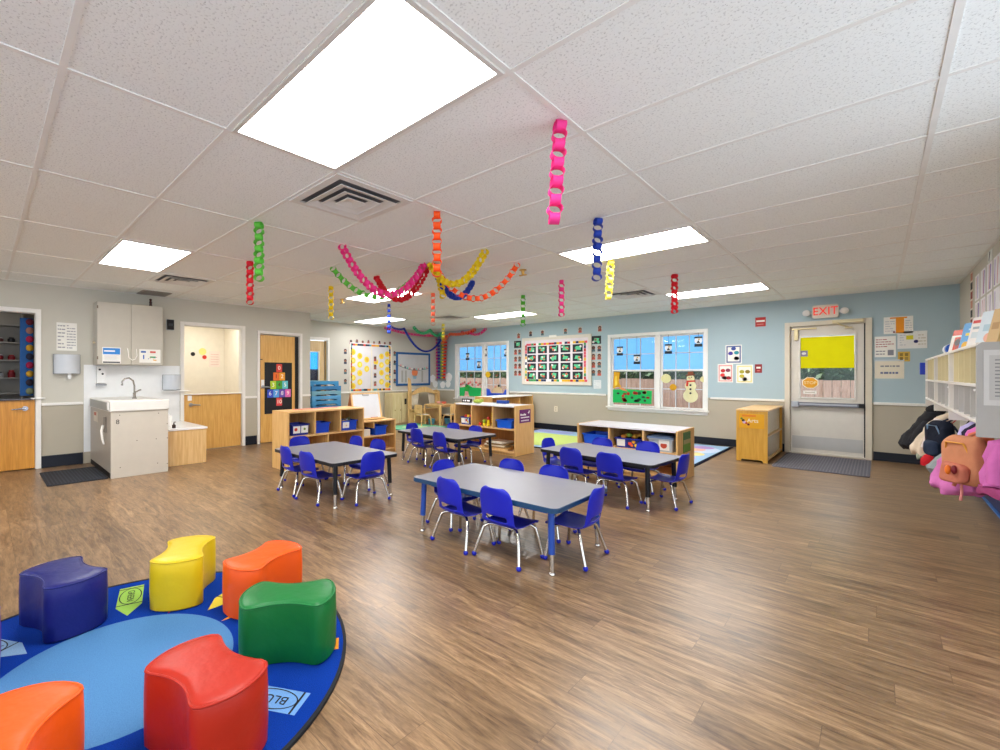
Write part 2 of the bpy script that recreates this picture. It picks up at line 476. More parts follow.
# chair rails and dark cove base
def run(name, mat, segs, z0, z1, d, bev=.004):
    b = MB()
    for w, u0, u1 in segs:
        if w == 'back': b.box(u0, u1, YB-d, YB, z0, z1)
        elif w == 'left': b.box(XL, XL+d, u0, u1, z0, z1)
        elif w == 'far_left': b.box(XL2, XL2+d, u0, u1, z0, z1)
        elif w == 'right': b.box(XR-d, XR, u0, u1, z0, z1)
    return struct(b.build(name, mat, bevel=bev))
LEFTS = [('left', YN, -.49), ('left', .541, .965), ('left', 3.127, 3.345), ('left', 4.206, YC), ('left', 1.64, 1.72)]
run('trim_2', TRIM, [('back', XL2, -8.10), ('back', -6.29, -3.93), ('back', -2.07, -1.045), ('back', -.04, XR)], .785, .822, .018)
run('trim_3', TRIM, LEFTS[:4], .805, .84, .018)
run('trim_4', TRIM, [('far_left', 5.42, YB)], .79, .825, .018)
run('baseboard_back', NAVY, [('back', XL2, -1.045), ('back', -.04, XR)], 0, .125, .012)
run('baseboard_left', NAVY, LEFTS, 0, .155, .012)
run('baseboard_alcove', NAVY, [('far_left', 5.42, YB)], 0, .12, .012)
run('baseboard_right', paint('24306e', .4), [('right', 3.3, YB)], 0, .115, .012)  # bluer than the other bases: bright lighting put into its colour
run('trim_5', paint('3d7fd0', .4), [('right', 3.3, YB)], 0, .016, .03)

# ---- windows
def window(name, x0, x1, z0, z1, mid, rail):
    root = bpy.data.objects.new(name, None); COL.objects.link(root); root.location = (x0, YB, z0); root['kind'] = 'structure'
    w, h = x1-x0, z1-z0; mid -= x0; rail -= z0
    b = MB()
    t = .042
    b.box(-t, 0.02, -.016, .1, -.0, h+t); b.box(w-.02, w+t, -.016, .1, 0, h+t); b.box(0.02, w-.02, -.016, .1, h-.02, h+t)
    b.build('window_frame', WHITE, root, bevel=.004)
    MB().box(mid-.04, mid+.04, -.012, .1, 0, h-.02).build('mullion', WHITE, root, bevel=.004)
    b = MB(); b.box(-t-.02, w+t+.02, -.06, .1, -.03, 0); b.box(-t, w+t, -.02, -.0, -.085, -.035)
    b.build('window_sill', TRIM, root, bevel=.005)
    for a, c in ((.02, mid-.045), (mid+.045, w-.02)):
        for lo, hi, yo in ((0, rail+.02, .035), (rail-.02, h-.02, .06)):
            s = MB(); f = .03
            s.box(a, a+f, yo, yo+.03, lo, hi); s.box(c-f, c, yo, yo+.03, lo, hi)
            s.box(a+f, c-f, yo, yo+.03, lo, lo+f); s.box(a+f, c-f, yo, yo+.03, hi-f, hi)
            so = s.build('sash', WHITE, root, bevel=.003)
            g = MB(); iw = c-a-2*f; ih = hi-lo-2*f
            for k in (1, 2): g.box(a+f+iw*k/3-.008, a+f+iw*k/3+.008, yo+.008, yo+.026, lo+f, hi-f)
            g.box(a+f, c-f, yo+.008, yo+.026, lo+f+ih/2-.008, lo+f+ih/2+.008)
            g.build('muntin', paint('c9ccd0', .5), so)
            MB().box(a+f, c-f, yo+.013, yo+.018, lo+f, hi-f).build('pane', GLASS, so)
    return root
window('window_1', *WINS[0][:2], *WINS[0][2:], -7.10, 1.30)
window('window_2', *WINS[1][:2], *WINS[1][2:], -2.94, 1.29)
BLUEFILM = translucent('blue_film', '7fc3ff', .08)
for (x0, x1, z0, z1, nm) in ((-8.0, -7.14, 1.31, 1.98, 'left half of the window beside the low shelves'), (-7.06, -6.37, 1.31, 1.98, 'right half of the window beside the low shelves'),
                             (-3.84, -2.98, 1.30, 1.965, 'left half of the window with the paper snowman'), (-2.90, -2.16, 1.30, 1.965, 'right half of the window, above the paper snowman')):
    bb = MB(); bb.add([(x0, YB+.105, z0), (x1, YB+.105, z0), (x1, YB+.105, z1), (x0, YB+.105, z1)], [(0, 1, 2, 3)])
    tag(bb.build('window_film', BLUEFILM), 'pale blue film over the upper ' + nm, 'window film', 'blue films on the upper panes')

# ---- doors
def casing(root, w, h, t=.052, d=.02, depth=.12, mat=TRIM, name='door_frame'):
    b = MB()
    b.box(-t, 0, -d, 0, 0, h+t); b.box(w, w+t, -d, 0, 0, h+t); b.box(0, w, -d, 0, h, h+t)
    b.box(.0, .006, 0, depth, 0, h); b.box(w-.006, w, 0, depth, 0, h); b.box(.006, w-.006, 0, depth, h-.006, h)
    return b.build(name, mat, root, bevel=.004)
def lever(root, x, z, y, s=1, mat=STEEL):
    b = MB(); b.cyl((x, y-.012, z), .03, .012, 20, axis='y'); b.cyl((x, y-.055, z), .011, .045, 12, axis='y')
    b.tube([(x, y-.052, z), (x+.04*s, y-.056, z), (x+.085*s, y-.054, z-.004), (x+.125*s, y-.046, z-.008)], [.011, .012, .010, .008], 10)
    return b.build('door_handle', mat, root, smooth=40)
def doorroot(name, wallname, u, ):
    loc, rz = wallframe(wallname, u, 0)
    o = bpy.data.objects.new(name, None); COL.objects.link(o); o.location = loc; o.rotation_euler = (0, 0, rz); o['kind'] = 'structure'
    return o
# door_1: dutch door, only the lower leaf shut
d = doorroot('door_1', 'left', D1[0]); w = D1[1]-D1[0]
casing(d, w, D1[3])
MB().box(.008, w-.008, .01, .05, .012, .885).build('lower_leaf', wood('dc9b3e', 'bf7d26', .35, 'Z', 'amber_veneer'), d, bevel=.003)
MB().box(.0, w-.02, -.03, .055, .888, .905).build('ledge', paint('55565c', .4), d, bevel=.003)
MB().box(w-.05, w+.09, -.055, .0, .898, .914).build('bracket', TRIM, d, bevel=.003)
lever(d, w-.10, .78, .01, -1, paint('a9abb0', .25, .9))
# door_2: dutch door to the bright small room
d = doorroot('door_2', 'left', D2[0]); w = D2[1]-D2[0]
casing(d, w, D2[3])
MB().box(.008, w-.008, .02, .06, .012, .89).build('lower_leaf', DOORWOOD, d, bevel=.003)
MB().box(.0, w+.05, -.022, .065, .892, .905).build('ledge', TRIM, d, bevel=.003)
lever(d, .105, .735, .02, 1); MB().box(.06, .12, .014, .02, .80, .88).build('latch_plate', WHITE, d, bevel=.002)
# door_3: full leaf with a dark strip at the hinge side
d = doorroot('door_3', 'left', D3[0]); w = D3[1]-D3[0]
casing(d, w, D3[3], .045)
MB().box(.02, .665, .008, .048, .012, 1.91).build('leaf', DOORWOOD, d, bevel=.003)
MB().box(.668, w-.02, .02, .05, .0, 1.915).build('hinge_strip', BLACK, d)
lever(d, .06, .995, .008, 1); MB().box(.03, .085, .002, .008, .98, 1.12).build('latch_plate', WHITE, d, bevel=.002)
MB().box(.0, .05, -.004, .006, 1.47, 1.485).build('catch', BLACK, d)
# door_4: alcove door with a glazed light
d = doorroot('door_4', 'far_left', D4[0]); w = D4[1]-D4[0]
casing(d, w, D4[3])
MB().box(w-.05, w-.018, .0, .03, 0, 1.955).build('stop', paint('8e7440', .5), d)
lw = wood('e3c79a', 'd0ad78', .4, 'Z', 'pale_veneer')
b = MB(); g0, g1, gz0, gz1 = .12, .51, 1.05, 1.70
b.box(.02, g0, .03, .07, .012, 1.95); b.box(g1, w-.05, .03, .07, .012, 1.95); b.box(g0, g1, .03, .07, .012, gz0); b.box(g0, g1, .03, .07, gz1, 1.95)
b.build('leaf', lw, d, bevel=.003)
b = MB(); b.box(g0-.02, g1+.02, .02, .03, gz1, gz1+.02); b.box(g0-.02, g1+.02, .02, .03, gz0-.02, gz0); b.box(g1, g1+.02, .02, .03, gz0, gz1); b.box(g0-.02, g0, .02, .03, gz0, gz1)
b.build('glazing_frame', WHITE, d)
MB().box(g0, g1, .05, .054, gz0, gz1).build('pane', GLASS, d)
bb = MB(); bb.add([(g0, .06, 1.33), (g1, .06, 1.33), (g1, .06, gz1), (g0, .06, gz1)], [(0, 1, 2, 3)])
bb.build('pane', translucent('blue_pane', '3f9fe6', .1), d)
MB().box(g0, g1, .056, .062, gz0, 1.33).build('blind', paint('4d4a63', .7), d)
# door_5: exterior door with panic bar
d = doorroot('door_5', 'back', DB[0]); w = DB[1]-DB[0]
STEELP = paint('ded9cf', .45); 
casing(d, w, DB[3], .065, .025, .14, paint('d8cfbd', .45))
MB().box(w-.0195, w-.0065, .012, .07, .021, 1.948).build('gap_strip', BLACK, d)  # black strip added for the dark gap beside the leaf; stops a light leak
gx0, gx1, gz0, gz1 = .125, .74, .865, 1.79
b = MB(); b.box(.007, gx0, .03, .075, .015, 1.948); b.box(gx1, w-.020, .03, .075, .015, 1.948); b.box(gx0, gx1, .03, .075, .015, gz0); b.box(gx0, gx1, .03, .075, gz1, 1.948)
b.build('leaf', STEELP, d, bevel=.002)
b = MB(); f = .022
b.box(gx0-f, gx0, .018, .032, gz0-f, gz1+f); b.box(gx1, gx1+f, .018, .032, gz0-f, gz1+f); b.box(gx0, gx1, .018, .032, gz0-f, gz0); b.box(gx0, gx1, .018, .032, gz1, gz1+f)
b.build('glazing_frame', paint('e2dfd8', .4), d, bevel=.002)
MB().box(gx0, gx1, .05, .056, gz0, gz1).build('pane', GLASS, d)
b = MB(); b.box(.02, .11, -.04, .03, .715, .80, 0); b.box(.10, w-.03, -.045, -.005, .735, .79, 1); b.box(w-.075, w-.02, -.05, .03, .735, .79, 2); b.box(.12, w-.09, -.047, -.045, .75, .775, 0)
b.build('panic_bar', [paint('a5a6a9', .3, .8), paint('6b6b72', .35, .7), BLACK], d, bevel=.006)
MB().box(.025, w-.03, .027, .03, .075, .265).build('kick_plate', paint('c4c2bd', .32, .55), d)
b = MB(); b.box(.02, w-.02, -.02, .12, .0, .02); b.build('threshold', paint('cfc8bb', .4, .3), d, bevel=.004)
b = MB(); b.box(.02, .32, -.005, .028, 1.90, 1.925); b.box(.05, .10, -.005, .028, 1.74, 1.9)
b.build('hinge_bracket', paint('c9b98f', .35, .6), d, bevel=.004)
b = MB(); b.box(.50, .84, -.055, -.026, 1.965, 2.01); b.tube([(.56, -.05, 1.965), (.60, -.09, 1.93), (.68, -.06, 1.90)], .011, 8); b.box(.64, .72, -.06, .03, 1.885, 1.905)
b.build('door_closer', paint('d2c49c', .35, .5), d, bevel=.004, smooth=40)

# ---- small rooms behind the dutch doors
SHADOW = paint('a39d94', .8)  # even grey finish of the store walls
b = MB(); X0, X1 = -9.15, XL-.12
b.box(X0-.05, X0, -.95, .75, 0, H); b.box(X0, X1, .70, .75, 0, H, 0); b.box(X0, X1, -.95, -.90, 0, H); b.box(X0, X1, -.9, .7, -.05, 0); b.box(X0, X1, -.9, .7, 2.35, 2.4)
struct(b.build('wall_store', SHADOW))
b = MB(); X0 = -9.6
b.box(X0-.05, X0, 1.2, 3.9, 0, H); b.box(X0, X1, 1.2, 1.25, 0, H); b.box(X0, X1, 3.47, 3.9, 0, H); b.box(X0, X1, 1.25, 3.85, -.05, 0); b.box(X0, X1, 1.25, 3.85, 2.35, 2.4)
struct(b.build('wall_washroom', paint('ede7da', .7)))

# ---- outdoors
b = MB(); b.box(-26, 16, YB+.16, 34, -.3, -.15)
struct(b.build('ground', paint('c4b0a2', .9, bump=.4, bscale=12, var=.15)))
b = MB()
for i in range(150):
    x = -22+i*.145+.0; j = random.uniform(-.012, .012)
    b.box(x, x+.137, 12.6+j*.4, 12.622+j*.4, -.15, 1.10+j)
for z in (.15, .85): b.box(-22, -.3, 12.63, 12.67, z, z+.09)
tag(b.build('fence', wood('cba48f', 'a47c68', .8, 'Z', 'fence_board')), 'weathered brown board fence outside the back windows', 'fence')
rnd = random.Random(4)
b = MB()
for k in range(9000):
    x = rnd.uniform(-21, 2.5); hz = 1.75+.35*math.sin(x*1.7)+.2*math.sin(x*4.1); z = rnd.uniform(.8, hz+.25); y = 13.6-.35*math.sin(x*3.1)*(z/2)+rnd.uniform(-.25, .35)
    c = Vector((x, y, z)); n = Vector((rnd.gauss(0, 1), rnd.gauss(0, 1), rnd.gauss(0, 1))).normalized(); s = n.orthogonal().normalized()*rnd.uniform(.05, .10); u = n.cross(s)*.6
    b.add([c-s, c+u*.8, c+s, c-u*.8], [(0, 1, 2, 3)], rnd.choice([0, 0, 0, 1, 1, 2]))
pts = [(-21+.5*k, 1.85+.3*math.sin((-21+.5*k)*1.7)) for k in range(48)]
b.prism([(-21, -.15), (2.5, -.15)]+pts[::-1], 13.75, 14.3, 'y', 0)
tag(b.build('hedge', [paint('3d5235', .9), paint('5a7145', .9), paint('a9b98f', .9)]), 'dark green leafy hedge growing behind the board fence', 'hedge', kind='stuff')

# ================================================================== CEILING LIGHTS AND VENTS
def diffuser_mat(s=1):
    m = bpy.data.materials.new('lit_diffuser'); m.use_nodes = True
    N, L = m.node_tree.nodes, m.node_tree.links
    N.remove(N['Principled BSDF'])
    e = N.new('ShaderNodeEmission'); e.inputs[0].default_value = (1, .982, .955, 1)
    tc = N.new('ShaderNodeTexCoord'); w = N.new('ShaderNodeTexWave'); w.bands_direction = 'Y'; w.inputs['Scale'].default_value = .55
    L.new(tc.outputs['Object'], w.inputs['Vector'])
    mr = N.new('ShaderNodeMapRange'); mr.inputs[3].default_value = LAMP*.85*s; mr.inputs[4].default_value = LAMP*1.1*s
    L.new(w.outputs['Fac'], mr.inputs[0]); L.new(mr.outputs[0], e.inputs[1])
    L.new(e.outputs[0], N['Material Output'].inputs[0])
    return m
DIFF = diffuser_mat(); DIM = diffuser_mat(.55)      # the alcove panel is the weaker one
def light(i, j, label):
    x0, x1, y0, y1 = GX0+i*GX+.014, GX0+(i+1)*GX-.014, GY0+j*GY+.014, GY0+(j+1)*GY-.014
    t = thing('ceiling_light', label, 'ceiling light', ((x0+x1)/2, (y0+y1)/2, H), 0, 'ceiling light panels')
    a, c = (x1-x0)/2, (y1-y0)/2
    b = MB(); f = .022
    b.box(-a, -a+f, -c, c, -.012, -.002); b.box(a-f, a, -c, c, -.012, -.002); b.box(-a+f, a-f, -c, -c+f, -.012, -.002); b.box(-a+f, a-f, c-f, c, -.012, -.002)
    b.build('frame', paint('d6d3cd', .4), t, bevel=.002)
    MB().box(-a+f, a-f, -c+f, c-f, -.007, -.003).build('diffuser', DIM if i == -6 else DIFF, t)
    return t
LIGHTS = [(-1, -1, 'large ceiling light panel nearest the camera, beside the square air vent'), (-4, -1, 'ceiling light panel above the sink side of the room'),
          (-1, 4, 'ceiling light panel behind the hanging blue paper chain'), (-1, 9, 'ceiling light panel closest to the blue back wall, behind the hanging red chain'),
          (-4, 4, 'ceiling light panel behind the green and pink paper swags'), (-6, 7, 'ceiling light panel in the alcove near the yellow circle board'),
          (-4, 9, 'ceiling light panel in front of the picture card board wall'), (-1, -6, 'ceiling light panel added unseen behind the camera by the right wall'), (-4, -6, 'ceiling light panel added unseen behind the camera by the left wall')]  # the row behind the camera is unseen, added as fill
for l in LIGHTS: light(*l)
# washroom lamp; the store's lamp is unseen, added to brighten it
t = thing('ceiling_light', 'ceiling light of the bright room behind the dutch door', 'ceiling light', (-8.7, 2.6, 2.35))
MB().box(-.32, .32, -.62, .62, -.05, -.001).build('frame', WHITE, t); MB().box(-.3, .3, -.6, .6, -.056, -.051).build('diffuser', emit('lit_washroom_lens', 'fff8ea', 5.5), t)
t = thing('ceiling_light', 'added unseen ceiling light brightening the dim store behind the left door', 'ceiling light', (-8.4, -.35, 2.35))
MB().box(-.22, .22, -.16, .16, -.05, -.001).build('frame', WHITE, t); MB().box(-.2, .2, -.14, .14, -.056, -.051).build('diffuser', emit('lit_store_fill', 'fff3e0', 5), t)
VENTM, DARK = paint('dedcd8', .45), paint('68686b', .8)
def vent(i, j, label):
    x0, y0 = GX0+i*GX, GY0+j*GY
    t = thing('ceiling_vent', label, 'vent', (x0+.305, y0+.305, H), 0, 'square ceiling vents')
    MB().box(-.29, .29, -.29, .29, -.003, .0).build('backing', DARK, t)
    b = MB(); b.box(-.295, .295, -.295, -.245, -.012, -.003); b.box(-.295, .295, .245, .295, -.012, -.003); b.box(-.295, -.245, -.245, .245, -.012, -.003); b.box(.245, .295, -.245, .245, -.012, -.003)
    b.build('frame', VENTM, t)
    for r in (.22, .145, .075):
        s = MB(); q = r-.06; z0, z1 = -.026, -.008
        o = [(-r, -r), (r, -r), (r, r), (-r, r)]; n = [(-q, -q), (q, -q), (q, q), (-q, q)]
        vs = [(x, y, z0) for x, y in o]+[(x, y, z1) for x, y in n]+[(x, y, z0-.003) for x, y in o]
        s.add(vs, [(k, (k+1) % 4, 4+(k+1) % 4, 4+k) for k in range(4)]+[(8+k, 8+(k+1) % 4, (k+1) % 4, k) for k in range(4)])
        if r < .1: s.add([(x, y, z1) for x, y in n], [(0, 1, 2, 3)])
        s.build('louver', VENTM, t, solid=.003)
vent(-1.5, 0, 'square ceiling air vent next to the nearest light panel')
vent(-4.5, 0, 'square ceiling air vent in front of the white wall cupboard')
vent(-1.5, 8, 'square ceiling air vent beside the small yellow hanging chain')
vent(-4.58, 8.15, 'square ceiling air vent right of the hanging light orange chain')
t = thing('ceiling_vent', 'long narrow ceiling grille directly above the white wall cupboard', 'vent', (GX0-5.3*GX, GY0+.5*GY, H))
MB().box(-.18, .18, -.17, .17, -.004, 0).build('backing', DARK, t)
b = MB(); b.box(-.19, .19, -.18, -.16, -.012, -.004); b.box(-.19, .19, .16, .18, -.012, -.004); b.box(-.19, -.17, -.16, .16, -.012, -.004); b.box(.17, .19, -.16, .16, -.012, -.004)
b.build('frame', paint('9a948c', .5), t)
b = MB()
for k in range(9): b.box(-.165+.0365*k, -.145+.0365*k, -.16, .16, -.011, -.005)
b.build('louver', paint('8d877f', .5), t)

# ================================================================== PAPER CHAINS
PAPER = {k: paint(v, .6, spec=.25, var=.08) for k, v in dict(pink='ef3d8f', green='62c043', red='dc2434', orange='fb5a22', yellow='e6cb1d', blue='2744ae', peach='fb7a56', teal='4fbf86', violet='5a3bb0', lightyellow='f3e14f', lime='7bcf3a', navy='2438a0').items()}
def link_mesh(rz=.0262, ry=.034, hw=.0235):
    b = MB(); n = 18; th = .0016; vs = []; fs = []
    for i in range(n):
        a = 2*math.pi*i/n
        for dr in (0, th):
            for x in (-hw, hw): vs.append((x, (ry-dr)*math.cos(a), (rz-dr)*math.sin(a)))
    for i in range(n):
        o, q = 4*i, 4*((i+1) % n)
        fs += [(o, o+1, q+1, q), (o+2, q+2, q+3, o+3), (o, q, q+2, o+2), (o+1, o+3, q+3, q+1)]
    return b.add(vs, fs)
LINKS = {}
def link_obj(color, big=1):
    k = (color, big)
    if k not in LINKS: LINKS[k] = link_mesh(.0262*big, .034*big, .0235*big).mesh('paper_link', PAPER[color], 35)
    return LINKS[k]
def chain(label, color, pts, step=.043, one=False, big=1, group='paper chains', yaw=.77):
    """links along a path; the path starts where the chain is fixed"""
    P = [Vector(p) for p in pts]
    D = [0]
    for k in range(1, len(P)): D.append(D[-1]+(P[k]-P[k-1]).length)
    n = max(2, int(D[-1]/step)); step = D[-1]/n
    rnd = random.Random(label)
    base = P[0]
    t = None
    mats = []
    for k in range(n):
        s = (k+.5)*step; j = 1
        while j < len(D)-1 and D[j] < s: j += 1
        f = (s-D[j-1])/max(1e-6, D[j]-D[j-1]); p = P[j-1].lerp(P[j], f); T = (P[j]-P[j-1]).normalized()
        side = Vector((math.cos(yaw), math.sin(yaw), 0)) if abs(T.z) > .97 else T.cross(Vector((0, 0, 1)))
        side = (side-T*side.dot(T)).normalized(); up = T.cross(side)
        M = Matrix((side, up, T)).transposed().to_4x4()
        roll = (0 if k % 2 == 0 else math.pi/2)+rnd.uniform(-.16, .16)
        mats.append(Matrix.Translation(p-base) @ M @ Matrix.Rotation(roll, 4, 'Z'))
    if one:
        b = MB(); lm = link_mesh(.0262*big, .033*big, .02*big)
        for M in mats: b.add(lm.v, lm.f, 0, M)
        return tag(b.build('paper_chain', PAPER[color], None, base, 0, smooth=35), label, 'paper chain', group)
    t = thing('paper_chain', label, 'paper chain', base, 0, group)
    me = link_obj(color, big)
    for M in mats:
        o = bpy.data.objects.new('paper_link', me); COL.objects.link(o); o.parent = t; o.matrix_basis = M
    return t
def drop(x, y, L, lean=(0, 0), z=H-.004): return [(x, y, z), (x+lean[0], y+lean[1], z-L)]
def sag(A, B, d, n=28): 
    A, B = Vector(A), Vector(B)
    return [A.lerp(B, k/n)-Vector((0, 0, 4*d*(k/n)*(1-k/n))) for k in range(n+1)]
chain('bright pink paper chain hanging straight from the ceiling, largest and nearest of all chains', 'pink', drop(-1.061, 1.882, .473, (-.02, -.02)))
chain('green paper chain hanging straight down left of the square air vent', 'green', drop(-3.433, 1.499, .452))
chain('short red paper chain hanging straight down beside the green one on the left', 'red', drop(-4.675, 1.947, .447))
chain('thick orange paper chain hanging straight down in front of the swag cluster', 'orange', drop(-2.295, 2.309, .46), step=.036)
chain('yellow paper chain hanging straight down above the wooden door', 'yellow', drop(-5.215, 3.246, .439))
chain('slim blue paper chain hanging straight down left of the far garlands', 'blue', drop(-5.843, 4.743, .484))
chain('light orange paper chain hanging straight down behind the swag cluster', 'peach', drop(-4.603, 4.55, .46))
chain('small green paper chain hanging straight down left of the picture card board', 'green', drop(-3.762, 5.593, .459))
chain('small pink paper chain hanging straight down over the picture card board', 'pink', drop(-2.824, 5.044, .449))
chain('dark blue paper chain hanging straight down in front of a light panel', 'blue', drop(-1.511, 3.244, .467, (-.01, 0)))
chain('pale yellow paper chain hanging straight down right of the dark blue one', 'lightyellow', drop(-1.967, 4.522, .40, (-.02, -.02)))
chain('red paper chain hanging straight down over the snowman window', 'red', drop(-1.705, 5.668, .458))
HUB = (-3.45, 3.30, H-.006)
def hub(dx, dy): return (HUB[0]+dx, HUB[1]+dy, HUB[2])
chain('green paper swag looping from the left to the swag cluster', 'green', sag((-4.289, 2.682, H-.005), hub(-.06, .05), .33))
chain('pink paper swag looping from the left to the swag cluster', 'pink', sag((-3.478, 2.268, H-.005), hub(.01, -.03), .39))
chain('red paper swag looping under the pink one to the swag cluster', 'red', sag((-4.302, 3.293, H-.005), hub(-.02, .06), .32))
chain('yellow paper swag looping from the right to the swag cluster', 'yellow', sag((-2.638, 3.308, H-.005), hub(.06, .0), .27))
chain('orange paper swag looping from the far right to the swag cluster', 'orange', sag((-2.725, 3.958, H-.005), hub(.06, .05), .37))
chain('dark blue paper swag looping behind the orange one', 'blue', sag((-3.654, 4.32, H-.005), hub(.02, .09), .27))
chain('mustard yellow paper chain end dangling under the swag cluster', 'yellow', [hub(.02, .14), (HUB[0]+.03, HUB[1]+.2, H-.2), (HUB[0]+.0, HUB[1]+.27, H-.33)])
# sprinkler-like ceiling fittings
for x, y, lb in ((-5.98, 3.92, 'small brass coloured ceiling fitting beside the hanging yellow chain'), (-2.86, 4.25, 'small brass coloured ceiling fitting at the end of the orange swag')):
    t = thing('ceiling_fitting', lb, 'ceiling fitting', (x, y, H), 0, 'brass ceiling fittings')
    br = paint('c9a254', .3, .7)
    MB().lathe([(.04, -.001), (.042, -.008), (.02, -.014), (.014, -.05), (.018, -.055)], n=16).build('base', br, t, smooth=40)
    MB().box(-.045, .045, -.014, .014, -.068, -.056).build('deflector', br, t, bevel=.003)
# garlands of the far corner
def zwall(x, y, d=.04): return (x, y, d)
CN = (-8.55, 8.55, 2.33)
FG = 'garlands in the far corner'
chain('pink paper garland running along the alcove ceiling edge to the corner', 'pink', sag((-8.60, 6.85, 2.36), (-8.50, 8.3, 2.25), .05)+sag((-8.50, 8.3, 2.25), (-8.45, 8.62, 2.27), .0, 3), one=True, group=FG)
chain('dark blue looping paper garland in front of the whiteboard', 'navy', sag((-8.0, 6.5, 2.345), (-8.0, 6.95, 2.30), .05, 10)[:-1]+sag((-8.0, 6.95, 2.30), (-8.35, 8.55, 2.15), .42), one=True, group=FG, big=.72, step=.03)
chain('mint green paper garland near the ceiling left of the corner', 'teal', sag((-8.0, 7.25, 2.36), (-8.0, 7.80, 2.33), .12, 10)[:-1]+sag((-8.0, 7.80, 2.33), (-8.2, 8.45, 2.32), .11, 10), one=True, group=FG, big=1.1)
chain('pale yellow paper chain hanging in front of the far corner', 'lightyellow', [(-7.2, 7.45, H-.01), (-7.2, 7.45, 2.02)], one=True, group=FG, big=1.35)
chain('orange red paper garland rising from the corner along the back wall', 'peach', [(-8.35, 8.6, 2.05), (-8.2, 8.62, 2.22), *sag((-8.1, 8.65, 2.29), (-7.3, 8.72, 2.355), .05, 8)], one=True, group=FG, big=1.2)
chain('raspberry paper garland looping high on the back wall over the window', 'pink', sag((-7.5, 8.72, 2.30), (-6.97, 8.74, 2.36), .10), one=True, group=FG)
chain('red paper garland short loop between the orange and raspberry garlands', 'red', sag((-7.75, 8.71, 2.33), (-7.35, 8.72, 2.33), .06), one=True, group=FG)
RB = [('pink', 'magenta'), ('navy', 'dark blue'), ('violet', 'violet'), ('lime', 'green'), ('lightyellow', 'yellow'), ('orange', 'orange'), ('red', 'red')]
for k, (c, nm) in enumerate(RB):
    f = k/6
    top = Vector((-8.69+.39*f, 8.72, 2.28)); bot = Vector((-8.67+.27*f, 8.74, 1.07))
    chain(nm+' strand of the rainbow of straight paper chains in the far corner', c, [top, bot], one=True, group='rainbow chains in the far corner', big=.9)

# ================================================================== CHILD TABLES
def table(label, x, y, rz, w, d, h, edge, legc, cat='table'):
    t = thing('activity_table', label, cat, (x, y, 0), rz, 'low classroom tables')
    b = MB(); b.prism(rrect(-w/2+.004, w/2-.004, -d/2+.004, d/2-.004, .045), h-.026, h, 'z')
    top = b.build('tabletop', LAMINATE, t, bevel=.002)
    o = rrect(-w/2, w/2, -d/2, d/2, .05); i = rrect(-w/2+.004, w/2-.004, -d/2+.004, d/2-.004, .045); n = len(o)
    b = MB(); vs = [(p[0], p[1], z) for z in (h-.03, h-.003) for p in o]+[(p[0], p[1], z) for z in (h-.03, h-.0005) for p in i]
    b.add(vs, [(k, (k+1) % n, n+(k+1) % n, n+k) for k in range(n)]+[(n+k, n+(k+1) % n, 3*n+(k+1) % n, 3*n+k) for k in range(n)]+[(k, 2*n+k, 2*n+(k+1) % n, (k+1) % n) for k in range(n)])
    e = b.build('edge_band', edge, top, smooth=30)
    for sy in (-1, 1): MB().box(-w/2+.12, w/2-.12, sy*(d/2-.11)-.01, sy*(d/2-.11)+.01, h-.07, h-.027).build('apron_rail', legc, t, bevel=.003)
    for sx in (-1, 1):
        for sy in (-1, 1):
            lx, ly = sx*(w/2-.062), sy*(d/2-.062)
            b = MB(); b.cyl((lx-sx*.012, ly-sy*.012, h-.036), .04, .009, 16); b.tube([(lx-sx*.012, ly-sy*.012, h-.03), (lx-sx*.004, ly-sy*.004, h*.30)], .0205, 16)
            l = b.build('leg', legc, t, smooth=40)
            b = MB(); b.tube([(lx-sx*.004, ly-sy*.004, h*.30), (lx, ly, .012)], .0155, 14); b.lathe([(.017, 0), (.021, .003), (.021, .012), (.016, .018)], (lx, ly, 0), 14)
            b.build('leg_insert', CHROME, l, smooth=40)
    return t
EDGE_BK, EDGE_BL = paint('15161c', .4), paint('1d4266', .35)
LEG_BK, LEG_BL = paint('17191f', .35, .2), paint('2b4fa6', .3, .2)
table('light grey table with blue legs and a dark blue rim, nearest of the four tables', -1.966, 2.70, R(1), 1.24, .76, .42, EDGE_BL, LEG_BL)
table('light grey black rimmed table before the low shelf under the snowman window', -1.962, 4.44, R(-5), 1.20, .70, .42, EDGE_BK, LEG_BK)
table('light grey black rimmed table in front of the shelf with the purple sign', -4.257, 4.446, R(-2.5), 1.25, .73, .42, EDGE_BK, LEG_BK)
table('light grey black rimmed table in front of the left shelf with three blue bins', -4.03, 2.546, R(-.5), 1.18, .76, .42, EDGE_BK, LEG_BK)

